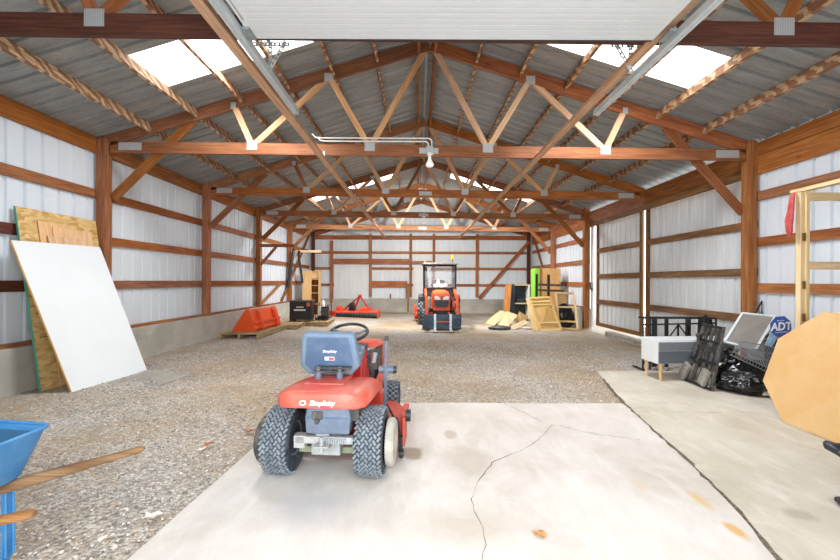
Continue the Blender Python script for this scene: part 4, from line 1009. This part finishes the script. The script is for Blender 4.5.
# ------------------------------------------------------------------ compact tractor, facing the camera
TX, TY = P(440.5, 300, 11.8).x, 12.3
tr = thing('compact_tractor', 'orange compact tractor with clear vinyl cab and front forks, facing the doorway', 'tractor', (TX, TY, 0))
for sx in (-1, 1):
    tyre(.46, .28, .24, 18, 'rear_wheel', M['orange'], tr, (sx*.56, .55, .46), 'lug')
    tyre(.30, .20, .15, 16, 'front_wheel', M['orange'], tr, (sx*.48, -.85, .30), 'lug')
b = MB(); b.box((0, -.1, .50), (.40, 1.7, .28)); b.cyl((-.5, .55, .46), (.5, .55, .46), .07, 14); b.cyl((-.44, -.85, .32), (.44, -.85, .32), .05, 12); b.build('chassis', M['black'], tr, bevel=.02)
rings = []
for y, w_, z0, z1, rr in ((-1.12, .20, .62, 1.02, .06), (-1.08, .255, .60, 1.08, .08), (-.8, .27, .60, 1.14, .08), (-.2, .28, .60, 1.17, .08)):
    rings.append([Vector(p) for p in ((-w_, y, z0), (-w_, y, z1-rr*1.6), (-w_+rr*.5, y, z1-rr*.5), (-w_+rr*1.6, y, z1), (w_-rr*1.6, y, z1), (w_-rr*.5, y, z1-rr*.5), (w_, y, z1-rr*1.6), (w_, y, z0))])
b = MB(); b.loft(rings, False); hd = b.build('hood', M['orange'], tr, bevel=.025)
b = MB(); b.prism([(-.17, .66), (.17, .66), (.21, .74), (.21, .87), (-.21, .87), (-.21, .74)], Matrix.Translation((0, -1.105, 0)) @ Matrix.Rotation(PI/2, 4, 'X'), .03)
for i in range(7): b.box((0, -1.14, .70+i*.03), (.34, .012, .008))
b.build('grille', M['black_plastic'], hd)
for sx in (-1, 1):
    b = MB(); b.prism([(sx*.035, .885), (sx*.215, .89), (sx*.225, .985), (sx*.14, 1.0), (sx*.05, .965)], Matrix.Translation((0, -1.10, 0)) @ Matrix.Rotation(PI/2, 4, 'X'), .035); b.build('headlight', M['headlight'], hd, bevel=.006)
b = MB(); b.box((0, -1.10, .60), (.50, .1, .07)); b.build('bumper', M['orange'], tr, bevel=.015)
for sx in (-1, 1):
    b = MB(); b.beam((sx*.47, .0, 1.18), (sx*.47, -1.05, .95), .07, .12); b.beam((sx*.47, -1.03, 1.0), (sx*.45, -1.45, .32), .07, .12); b.build('loader_arm', M['orange'], tr, bevel=.012)
    b = MB(); b.box((sx*.44, -.02, .85), (.09, .14, .74)); b.build('loader_post', M['orange'], tr, bevel=.012)
    b = MB(); b.cyl((sx*.47, -.3, .78), (sx*.47, -.85, .80), .035, 12); b.cyl((sx*.47, -.85, .80), (sx*.46, -1.3, .45), .02, 10); b.build('hydraulic_cylinder', M['chrome'], tr)
    b = MB(); b.tube([(sx*.40, -.1, 1.0), (sx*.33, -.5, .98), (sx*.34, -.9, .7), (sx*.4, -1.2, .5)], .014, 8); b.build('hydraulic_hose', M['black'], tr)
    b = MB(); rg_ = [(.20, .62), (.20, .92), (.28, 1.0), (.62, 1.0), (.95, .86), (.95, .76), (.62, .90), (.30, .90)]
    b.prism(rg_, Matrix.Translation((sx*.56-.14, 0, 0)) @ Matrix(((0, 0, 1, 0), (1, 0, 0, 0), (0, 1, 0, 0), (0, 0, 0, 1))), .28); b.build('mudguard', M['black_plastic'], tr, bevel=.01)
fk = MB()
fk.box((0, -1.52, .42), (1.08, .05, .13)); fk.box((0, -1.52, .14), (1.08, .05, .13)); fk.box((0, -1.46, .27), (1.0, .02, .36)); 
for sx in (-1, 1): fk.box((sx*.525, -1.52, .28), (.035, .06, .44))
fr = fk.build('fork_carriage', M['loader_black'], tr, bevel=.008)
b = MB(); b.box((.0, -1.515, .275), (.44, .03, .035)); b.build('warning_strip', M['orange'], fr)
for sx in (-.22, .23):
    b = MB(); b.box((sx, -1.565, .26), (.07, .035, .48)); b.prism([(0, 0), (.34, .01), (.34, .02), (0, .045)], Matrix.Translation((sx-.045, -1.55, .03)) @ Matrix(((0, 0, 1, 0), (-1, 0, 0, 0), (0, 1, 0, 0), (0, 0, 0, 1))), .09); b.build('fork_tine', M['chrome'], tr, bevel=.004)
# cab
b = MB(); zr_ = 2.04
for sx in (-1, 1):
    b.tube([(sx*.50, -.15, .95), (sx*.515, -.12, zr_-.06)], .032, 8); b.tube([(sx*.50, .85, .8), (sx*.515, .85, zr_-.06)], .032, 8); b.tube([(sx*.515, -.12, zr_-.06), (sx*.515, .85, zr_-.06)], .025, 8)
b.tube([(-.515, -.12, zr_-.08), (.515, -.12, zr_-.08)], .03, 8); b.tube([(-.5, -.16, 1.22), (.5, -.16, 1.22)], .03, 8); b.build('cab_frame', M['black'], tr)
b = MB(); rings = [[Vector(p) for p in ((-w_, y0, z), (w_, y0, z), (w_, y1, z), (-w_, y1, z))] for z, w_, y0, y1 in ((zr_-.06, .57, -.25, .93), (zr_-.015, .57, -.25, .93), (zr_+.01, .5, -.18, .86))]
b.loft(rings, False); b.build('cab_roof', M['black_dusty'], tr, bevel=.012)
b = MB(); b.strip([(-.5, -.155, 1.22), (.5, -.155, 1.22)], [(-.5, -.13, zr_-.08), (.5, -.13, zr_-.08)]); b.build('windscreen', M['vinyl'], tr)
for sx in (-1, 1):
    b = MB(); b.prism([(sx*.52, .98), (sx*.40, 1.0), (sx*.37, 1.25), (sx*.40, 1.6), (sx*.42, 1.9), (sx*.52, 1.95)], Matrix.Translation((0, -.11, 0)) @ Matrix.Rotation(PI/2, 4, 'X'), .01); b.build('side_curtain', M['black_plastic'], tr)
    b = MB(); b.strip([(sx*.53, -.12, 1.0), (sx*.53, .85, 1.0)], [(sx*.53, -.12, 1.95), (sx*.53, .85, 1.95)]); b.build('side_window', M['vinyl'], tr)
b = MB(); b.prism([(-.48, .95), (.48, .95), (.50, 1.22), (-.50, 1.22)], Matrix.Translation((0, -.14, 0)) @ Matrix.Rotation(PI/2, 4, 'X'), .012); b.build('cowl_curtain', M['black_plastic'], tr)
b = MB(); b.prism([(-.2, 1.24), (.1, 1.22), (.26, 1.3), (.2, 1.38), (.02, 1.36), (-.04, 1.5), (-.1, 1.46), (-.12, 1.38), (-.22, 1.34)], Matrix.Translation((.0, -.10, 0)) @ Matrix.Rotation(PI/2, 4, 'X'), .05); b.build('vinyl_glare', M['white'], tr, bevel=.012)  # white cut-out stands in for the glare on the crumpled vinyl windscreen
b = MB(); b.box((0, .5, .98), (.46, .42, .1)); b.box((0, .72, 1.24), (.44, .1, .5)); b.build('seat', M['black_plastic'], tr, bevel=.03)
b = MB(); b.tube([(.17*math.cos(a), .12+.07*math.sin(a), 1.30+.14*math.sin(a)) for a in [2*PI*i/24 for i in range(24)]], .014, 8, True); b.tube([(0, .12, 1.30), (0, .0, 1.1)], .02, 8); b.build('steering_wheel', M['black'], tr)
b = MB(); b.tube([(.50, .86, 1.9), (.50, .86, 2.24)], .014, 8); bc = b.build('beacon_pole', M['black'], tr)
b = MB(); b.lathe([(.06, 0), (.062, .03), (.06, .09), (.04, .11), (0, .112)], Matrix.Translation((.50, .86, 2.24)), 18); b.build('beacon', M['amber'], bc)
b = MB(); b.lathe([(.02, 0), (.045, .03), (.02, .07), (0, .07)], Matrix.Translation((-.47, .86, 2.06)), 12); b.build('work_light', M['amber'], tr)
b = MB(); b.box((-.05, 1.45, .32), (1.60, .36, .26)); b.cyl((-.84, 1.4, .22), (.74, 1.4, .22), .17, 18); b.box((-.82, 1.38, .38), (.05, .5, .44)); b.box((.72, 1.38, .38), (.05, .5, .44)); b.tube([(0, 1.0, .5), (0, 1.4, .5)], .03, 8); b.build('rear_tiller', M['orange_red'], tr, bevel=.02)

# ------------------------------------------------------------------ loader bucket, pallets, black unit, rotary cutter
def pallet(lab, loc, rz, sx, sy, n):
    t = thing('pallet', lab, 'pallet', loc, rz, 'wooden pallets')
    for i in range(n):
        b = MB(); b.box((-sx/2+sx*(i+.5)/n, 0, .105), (sx/n*.72, sy, .02)); b.build('deck_board', M['pallet_wood'], t)
    for y in (-sy*.45, 0, sy*.45):
        b = MB(); b.box((0, y, .05), (sx, .05, .09)); b.build('stringer', M['pallet_wood'], t)
    return t
gzz = lambda x, y: gz(x, y)+.0
pbx, pby = -4.38, 9.75
pallet('worn pallet under the orange loader bucket', (pbx, pby, gzz(pbx, pby)), PI/2, 1.8, 1.0, 8)
pallet('bare slatted pallet between the orange bucket and the black unit', (-4.12, 11.05, gzz(-4.12, 11.05)), .04, 1.1, .74, 7)
pallet('pallet carrying the black unit, near the tan shelves', (-3.62, 12.05, gzz(-3.62, 12.05)), .05, 1.4, 1.1, 8)
BZ = gzz(pbx, pby)+.117
bk_ = thing('loader_bucket', 'bright orange steel loader bucket resting on a pallet by the curb', 'bucket', (-4.42, 9.9, BZ), math.radians(-4))
prof = [(.30, .0), (.34, .06), (.22, .46), (.18, .54), (.12, .54), (.17, .45), (.26, .09), (.22, .04), (-.24, .02), (-.24, .0)]
MX = lambda y: Matrix.Translation((0, y, 0)) @ Matrix(((1, 0, 0, 0), (0, 0, 1, 0), (0, 1, 0, 0), (0, 0, 0, 1)))
b = MB(); b.prism(prof, MX(-.72), 1.44); b.build('bucket_shell', M['orange'], bk_, bevel=.008)
for y in (-.73, .71):
    b = MB(); b.prism([(-.26, 0), (.32, 0), (.35, .06), (.22, .47), (.17, .55), (.10, .55)], MX(y), .02); b.build('side_plate', M['orange'], bk_, bevel=.004)
for y in (-.42, .40):
    b = MB(); b.prism([(.26, .02), (.42, .05), (.40, .18), (.30, .46), (.20, .53), (.17, .50), (.2, .3)], MX(y), .05); b.build('mount_rib', M['orange'], bk_, bevel=.006)
b = MB(); b.box((.33, 0, .22), (.05, 1.4, .05), Matrix.Rotation(.3, 3, 'Y')); b.build('cross_bar', M['orange'], bk_, bevel=.006)
ux, uy = -3.80, 11.82; uz = gzz(-3.62, 12.05)+.117
un = thing('black_unit', 'black boxy power unit with a red tab standing on a pallet', 'power unit', (ux, uy, uz), math.radians(4))
b = MB(); b.box((0, 0, .33), (.68, .42, .56)); b.build('housing', M['black'], un, bevel=.02)
b = MB(); b.box((0, 0, .635), (.70, .44, .05)); b.build('lid', M['black_dusty'], un, bevel=.012)
b = MB(); b.box((.24, -.215, .53), (.10, .02, .12)); b.build('tab', M['red'], un)
b = MB(); b.box((-.02, -.213, .36), (.36, .006, .05)); b.box((-.02, -.213, .45), (.22, .006, .03)); b.build('label_strip', M['white_old'], un)
for x in (-.26, .26):
    b = MB(); b.box((x, -.05, .03), (.1, .4, .06)); b.build('foot', M['black_dusty'], un)
ge = thing('small_engine', 'black and grey small engine beside the black unit, on the same pallet', 'engine', (-3.22, 12.2, uz))
b = MB(); b.box((0, 0, .06), (.42, .5, .06)); b.box((.0, 0, .26), (.30, .34, .36)); b.build('engine_block', M['black'], ge, bevel=.02)
b = MB(); b.box((-.08, -.18, .30), (.10, .04, .30)); b.lathe([(0, 0), (.06, 0), (.065, .12), (.04, .16), (.03, .2), (0, .2)], Matrix.Translation((.0, -.05, .44)), 16); b.build('canister', M['white_old'], ge)
b = MB(); b.lathe([(0, 0), (.13, 0), (.13, .06), (.08, .08), (0, .08)], Matrix.Translation((.1, -.17, .26)) @ Matrix.Rotation(PI/2, 4, 'X'), 20); b.build('fan_cover', M['black_dusty'], ge)
b = MB(); b.tube([(-.2, -.24, .05), (-.2, -.24, .55), (-.2, .24, .55), (-.2, .24, .05)], .014, 8); b.tube([(.2, -.24, .05), (.2, -.24, .5), (.2, .24, .5), (.2, .24, .05)], .014, 8); b.build('cage', M['black'], ge)
# rotary cutter
rcx, rcy = P(354, 310, 15.1).x, 15.2
rc = thing('rotary_cutter', 'flat orange-red rotary cutter deck with hitch frame lying on gravel', 'mower attachment', (rcx, rcy, 0), 0)
b = MB(); b.prism([(-1.02, -.22), (-.62, -.62), (.98, -.62), (1.02, .3), (.7, .62), (-.72, .62), (-1.02, .2)], Matrix.Translation((0, 0, .20)), .05); dkk = b.build('deck', M['orange_red'], rc, bevel=.01)
ed = [(-1.02, .2), (-1.02, -.22), (-.62, -.62)]
b = MB()
for p, q in zip(ed[:-1], ed[1:]): b.beam((*p, .12), (*q, .12), .02, .22)
b.beam((1.0, -.6, .12), (1.02, .3, .12), .02, .22); b.build('skirt', M['orange_red'], rc)
b = MB()
for i in range(27): b.box((-.60+i*.06, -.615, .12), (.04, .012, .16))
b.build('chain_guard', M['black'], rc)
for x in (-.45, .30, .62):
    b = MB(); b.beam((x, -.5, .28), (x, .55, .28), .06, .09); b.build('deck_rib', M['orange_red'], rc, bevel=.008)
b = MB(); b.box((-.08, -.05, .36), (.26, .28, .22)); b.cyl((-.08, -.05, .3), (-.08, -.05, .56), .10, 14); b.cyl((-.08, -.2, .42), (.06, -.45, .44), .05, 12); b.build('gearbox', M['black'], rc, bevel=.02)
b = MB(); b.beam((.02, -.1, .30), (.27, -.3, .84), .05, .06); b.beam((.62, -.1, .30), (.27, -.3, .84), .04, .05); b.beam((-.45, .4, .30), (.27, -.28, .84), .04, .05); b.cyl((.2, -.3, .85), (.34, -.3, .85), .05, 12); b.build('hitch_frame', M['red_deep'], rc, bevel=.006)
b = MB(); b.lathe([(.06, 0), (.13, .02), (.14, .06), (.14, .12), (.1, .16), (0, .17)], Matrix.Translation((-.62, .1, .25)), 20); b.box((.45, -.2, .33), (.24, .3, .14)); b.build('guard_cover', M['orange_red'], rc, bevel=.01)
gr_ = thing('dark_bin', 'small dark green tub between the small engine and the rotary cutter', 'tub', (P(324, 312, 14.6).x, 14.6, 0))
b = MB(); b.lathe([(.16, 0), (.2, .1), (.2, .26), (.17, .3), (0, .3)], Matrix.Identity(4), 20); b.build('tub_body', paint('dark_green', '#2f4136', .5, '#3d5247'), gr_)

# ------------------------------------------------------------------ far corner with shelves, timber arms and straps
bs = thing('bookcase', 'tan wooden cubby bookcase in the far corner behind the small engine', 'bookcase', (P(314.5, 300, 15.2).x, 15.2, 0))
w_, h_, d_ = .42, 1.84, .34
for x in (-w_/2, w_/2):
    b = MB(); b.box((x, 0, h_/2), (.022, d_, h_)); b.build('side_panel', M['plywood'], bs)
for z in (.05, .5, .95, 1.25, 1.5, h_-.012):
    b = MB(); b.box((0, 0, z), (w_-.026, d_, .022)); b.build('shelf', M['plywood'], bs)
b = MB(); b.box((0, d_/2, h_/2), (w_, .01, h_)); b.build('back_panel', M['timber_old'], bs)
b = MB(); b.box((.0, -.1, 1.68), (w_-.03, .02, .30)); b.build('door', M['plywood'], bs)
b = MB(); b.box((0, 0, .93), (.36, .03, 1.86)); o = b.build('plywood_board', M['plywood']); o.location = (P(306.5, 300, 14.9).x, 14.95, 0); o.rotation_euler = (-.0, 0, 0); tag(o, 'upright tan plywood panel standing beside the cubby bookcase', 'panel')
def arm(k_, lab, z, L, mt, brace):
    t = thing('shelf_bracket', lab, 'bracket arm', (-5.0, D[k_]-.1, z), 0)
    b = MB(); b.box((L/2, 0, 0), (L, .04, .09)); b.build('arm', mt, t)
    b = MB(); b.beam((.03, .0, -brace), (brace*.85, 0, -.04), .04, .08); b.build('brace', mt, t)
arm(3, 'short braced timber arm sticking out above the orange bucket', 2.52, 1.08, M['timber'], .6)
arm(4, 'pale braced timber arm holding the black straps', 2.57, 1.15, M['lumber'], .35)
for nm, pts, r, lab in (('hanging_strap', [(293.5, 252.5), (291.5, 262), (290, 274), (287.5, 286), (284, 295), (279.5, 301)], .085, 'longer black strap hanging in a curve from the pale timber arm'), ('hanging_strap', [(298.5, 254), (299.5, 262), (301, 272), (302.5, 283)], .065, 'shorter black strap hanging from the pale timber arm')):
    b = MB(); pp = [P(x, y, 14.25) for x, y in pts]; root = pp[0].copy()
    b.tube([p-root for p in [pp[0]+Vector((.03, .1, .06)), pp[0]+Vector((.01, .03, .10))]+pp], r*.75, 8); o = b.build(nm, M['black_plastic']); o.location = root; tag(o, lab, 'strap', 'black straps')

# ------------------------------------------------------------------ pile in the far right corner
tc = thing('tall_cabinet', 'tall tan cabinet with a lime-green side in the far corner', 'cabinet', (P(546, 300, 13.4).x, 13.3, 0))
xl, xr = P(534, 300, 13.2).x, P(559.5, 300, 13.2).x; zt = P(540, 268.5, 13.2).z
b = MB(); b.box(((xl+.17+xr)/2, 13.35, zt/2), (xr-xl-.17, .5, zt)); b.build('body', M['plywood'], tc, True, bevel=.006)
b = MB(); b.box((xl+.08, 13.33, zt/2), (.16, .5, zt)); b.build('side_panel', M['lime'], tc, True)
b = MB(); b.box((xl+.20, 13.095, zt/2), (.06, .02, zt-.02)); b.build('trim_strip', M['timber'], tc, True)
bi = thing('metal_stand', 'black iron stand with cross bars in front of the tall cabinet', 'stand', (P(548, 300, 12.6).x, 12.6, 0))
b = MB()
for px in (536.5, 548.5): x = P(px, 300, 12.6).x; b.box((x, 12.6, .85), (.07, .06, 1.7 if px < 540 else 1.66))
b.build('upright', M['black'], bi, True)
b = MB()
for py, x0_, x1_ in ((284.5, 537, 566), (290, 537, 564)): b.beam(P(x0_, py, 12.55), P(x1_, py+1, 12.55), .05, .07)
b.build('cross_bar', M['black_dusty'], bi, True)
def quad_frame(name, lab, q, w_, th, rails, mt, panel=None, root=None, depth=0):
    q = [Vector(v) for v in q]; n = (q[1]-q[0]).cross(q[3]-q[0]).normalized(); t = thing(name, lab, 'frame', q[0].lerp(q[1], .5))
    for i in range(4):
        b = MB(); b.beam(q[i], q[(i+1) % 4], w_, th, n); b.build('frame_bar', mt, t, True)
    for r in rails:
        b = MB(); b.beam(q[0].lerp(q[3], r), q[1].lerp(q[2], r), w_*.8, th*.8, n); b.build('rail', mt, t, True)
    if panel:
        b = slab_quad(*[v-n*th*.3 for v in q], .012); b.build('panel', panel, t, True)
    if depth:
        for i, j in ((3, 0), (2, 3)):
            b = slab_quad(q[i], q[j], q[j]-n*depth, q[i]-n*depth, .015); b.build('side_board', mt, t, True)
    return t
quad_frame('cabinet_carcass', 'pale slatted cabinet carcass leaning back on the pile, drawer rails showing', [G(540.5, 330.5), G(561, 329.8), P(550, 297.5, 11.75), P(529.5, 298.5, 11.75)], .07, .05, (.22, .78, .88), M['cabinet_wood'], M['plywood'], depth=-.28 if False else .0)
lean('carcass_side', M['cabinet_wood'], 'narrow pale side board of the slatted carcass, leaning at its edge', 'board', G(532.6, 330.3), G(539.0, 330.5), P(527.8, 298.5, 11.77), P(526, 298, 11.8), .02)
quad_frame('cabinet_skeleton', 'light open wooden frame in front of a dark bag, beside the slatted carcass', [G(559.5, 328.5), G(577.5, 329.3), P(573.5, 293.5, 11.9), P(555.5, 293, 11.9)], .06, .05, (.20, .60), M['cabinet_wood'])
lean('plywood_square', M['plywood'], 'square tan plywood behind the upper bay of the open frame', 'plywood', P(557, 306, 12.55)*1, P(567, 306, 12.55), P(566, 293, 12.62), P(556, 293, 12.62), .02)
sb = thing('dark_sack', 'dark stuffed sack behind the open wooden frame', 'sack', (P(567, 310, 12.0).x, 12.2, gz(4.6, 12.2)))
b = MB(); rings = []
for z, r in ((0, .22), (.12, .29), (.4, .28), (.62, .25), (.74, .12), (.77, .02)): rings.append([Vector((r*math.cos(a)*(1+.15*math.sin(3*a+z*9)), .6*r*math.sin(a)*(1+.15*math.cos(4*a+z*7)), z)) for a in [2*PI*i/24 for i in range(24)]])
b.loft(rings); b.build('sack_body', M['bag'], sb)
bcx = P(521, 300, 14.1).x; bx = thing('open_shelf_unit', 'dark open shelf unit with pale edges by the end wall, next to the rusty plank', 'shelf unit', (bcx, 14.2, 0))
xl, xr = P(514.5, 300, 13.95).x, P(529.5, 300, 13.95).x; zt = P(520, 284.5, 13.95).z
b = MB(); b.box(((xl+xr)/2, 14.4, zt/2), (xr-xl, .02, zt)); b.build('back_panel', M['navy'], bx, True)
for x in (xl, xr):
    b = MB(); b.box((x, 14.2, zt/2), (.045, .42, zt)); b.build('side_panel', M['white_old'] if x == xr else M['navy'], bx, True)
for z in (.06, .62, zt-.02):
    b = MB(); b.box(((xl+xr)/2, 14.2, z), (xr-xl-.05, .41, .035)); b.build('shelf', M['cabinet_wood'], bx, True)
for z_, dx in ((.66, -.05), (.71, .04), (.76, -.02)):
    b = MB(); b.box((0, 0, 0), (.34, .22, .045)); o = b.build('folded_cloth', M['navy']); o.location = ((xl+xr)/2+dx, 14.15, z_+.003); o.rotation_euler = (0, 0, dx*3)
    tag(o, {.66: 'lowest folded dark cloth on the open shelf unit', .71: 'middle folded dark cloth on the open shelf unit', .76: 'top folded dark cloth on the open shelf unit'}[z_], 'cloth', 'folded cloths')
lean('navy_panel', M['navy'], 'narrow dark blue panel standing between the rusty plank and the shelf unit', 'panel', (P(507.6, 300, 14.2).x, 14.1, .0), (P(511, 300, 14.2).x, 14.1, .0), P(512, 284.5, 14.25), P(509.5, 284.5, 14.25), .03)
lean('rusty_plank', M['plank_rust'], 'broad rust-brown plank leaning by the dark shelf unit', 'plank', (P(503, 300, 13.55).x, 13.6, .0), (P(509.5, 300, 13.55).x, 13.6, .0), P(511.5, 284.5, 13.95), P(505.5, 284.5, 13.95), .04)
for i, (q, mt) in enumerate((([(483, 323), (494, 325.5), (509, 312.5), (500, 310)], 'card'), ([(497, 326), (508, 326.5), (518, 315), (507, 311)], 'card'), ([(514, 323.0), (523, 325.0), (528, 316.5), (519, 311.5)], 'cabinet_wood'), ([(505, 328.5), (515, 329.2), (530, 322), (524, 320)], 'card'))):
    g_ = [G(x, y) for x, y in q]; base = [.02, .02, .22+.03*i, .24+.02*i]
    q3 = [g_[0], g_[1], P(*q[2], [12.9, 12.75, 12.3, 11.75][i]), P(*q[3], [12.9, 12.75, 12.3, 11.85][i])]
    lean('cardboard_sheet', M[mt], ['broad tan cardboard sheet lying furthest out from the plank pile', 'second tan cardboard sheet sloping against the plank pile', 'small pale board propped on the cardboard heap', 'tan cardboard strip lying before the cardboard heap, next to the carcass'][i], 'cardboard', *q3, .012, group='sheets on the pile')
g_ = G(500, 329.5); b = MB(); b.loft([[Vector((r*math.cos(a)*(1+.2*math.sin(3*a)), .45*r*math.sin(a), z)) for a in [2*PI*i/18 for i in range(18)]] for z, r in ((0, .30), (.06, .32), (.11, .18), (.13, .03))]); o = b.build('grey_tarp', M['black_dusty']); o.location = g_; tag(o, 'crumpled dark grey tarp on the gravel before the cardboard heap', 'tarp')
g_ = G(527.5, 329.0); b = MB(); b.box((0, 0, .03), (.26, .12, .05)); o = b.build('white_packet', M['paper'], bevel=.01); o.location = g_; tag(o, 'small white packet on the gravel by the slatted carcass', 'packet')

# ------------------------------------------------------------------ loose leaves, scraps and gravel
def leaf_obj(name, pos, size, mt, lab, cat, rz, group=None, seed=0):
    r = random.Random(seed); n = 11; pts = []
    for i in range(n):
        a = 2*PI*i/n; rr = size*(.55+.45*r.random())*(1.25 if i % 2 else .75); pts.append(Vector((rr*math.cos(a), .62*rr*math.sin(a), .006+.35*size*r.random())))
    c0 = Vector((0, 0, .004+size*.12)); b = MB(); b.add([c0]+pts, [(0, 1+i, 1+(i+1) % n) for i in range(n)]); o = b.build(name, M[mt], solid=.0015)
    o.location = pos; o.rotation_euler = (0, 0, rz); tag(o, lab, cat, group); return o
leaf_obj('dry_leaf', G(541, 536, .001), .055, 'leaf', 'curled tan leaf alone on the pale slab, past the long crack', 'leaf', -.4, None, 2)
leaf_obj('dry_leaf', G(251, 432, .0), .06, 'leaf_orange', 'orange leaf on the gravel beside the mower tyre', 'leaf', .3, None, 3)
leaf_obj('dry_leaf', G(209, 445, .0), .06, 'leaf_orange', 'brown leaf on the gravel near the slab corner, before the mower', 'leaf', 1.3, None, 4)
for i, (x, y, lab) in enumerate(((153, 517, 'largest pale paper scrap, next to the slab edge'), (103, 540, 'pale scrap on the gravel halfway between barrow leg and slab'), (115, 549, 'tan scrap of paper low beside the slab edge'))):
    leaf_obj('paper_scrap', G(x, y, -.005), .06 if i == 0 else .035, 'paper', lab, 'paper scrap', i*1.1, None, 10+i)
lr = random.Random(5); nlf = 0
while nlf < 46:
    d_ = 2.3+lr.random()**1.5*9; x = lr.uniform(-4.3, 4.0)
    y = d_
    if y < ya+.2 and x > jx(min(y, 6)) - .1: continue
    if y < yf+.15 and x > -1.75: continue
    if x < -3.4 and y < 6.3: continue
    if abs(x+.8) < .9 and y < 4.8: continue
    leaf_obj('dry_leaf', (x, y, gz(x, y)-.004), lr.uniform(.02, .042), lr.choice(['leaf', 'leaf', 'leaf_orange', 'paper']), 'small dry leaf scattered on the gravel floor', 'leaf', lr.uniform(0, 6), 'leaves scattered on the gravel', 100+nlf); nlf += 1
# loose stones of the gravel bed
ico = bmesh.new(); bmesh.ops.create_icosphere(ico, subdivisions=1, radius=1); iv = [v.co.copy() for v in ico.verts]; ifc = [tuple(v.index for v in f.verts) for f in ico.faces]; ico.free()
pr = random.Random(11); V, Fs = [], []; cnt = 0
while cnt < 18000:
    t_ = pr.random(); y = 1.2+7.5*t_**1.6; x = pr.uniform(-4.6, 4.2)
    if abs(x-CAMX) > y*1.2+.4: continue
    if y < yf+.03 and x > l0.x+dl.x*(y-l0.y)-.02 and x < 9: continue
    if y < ya+.04 and x > jx(y)-.02: continue
    r = pr.uniform(.004, .0095)*(1+.06*y); sx, sy, sz = pr.uniform(.7, 1.3), pr.uniform(.7, 1.3), pr.uniform(.5, .9); a = pr.uniform(0, PI)
    ca, sa = math.cos(a), math.sin(a); z = gz(x, y)-.012+r*.25; bI = len(V)
    for q in iv:
        k1 = 1+pr.uniform(-.22, .22); ux_, uy_ = q.x*sx*r*k1, q.y*sy*r*k1; V.append((x+ux_*ca-uy_*sa, y+ux_*sa+uy_*ca, z+q.z*sz*r*k1))
    Fs += [tuple(bI+i for i in f) for f in ifc]; cnt += 1
me = bpy.data.meshes.new('gravel_stones'); me.from_pydata(V, [], Fs); me.materials.append(M['pebble'])
o = bpy.data.objects.new('gravel_stones', me); COL.objects.link(o); tag(o, 'loose grey gravel stones covering the earth floor', 'gravel', None, 'stuff')
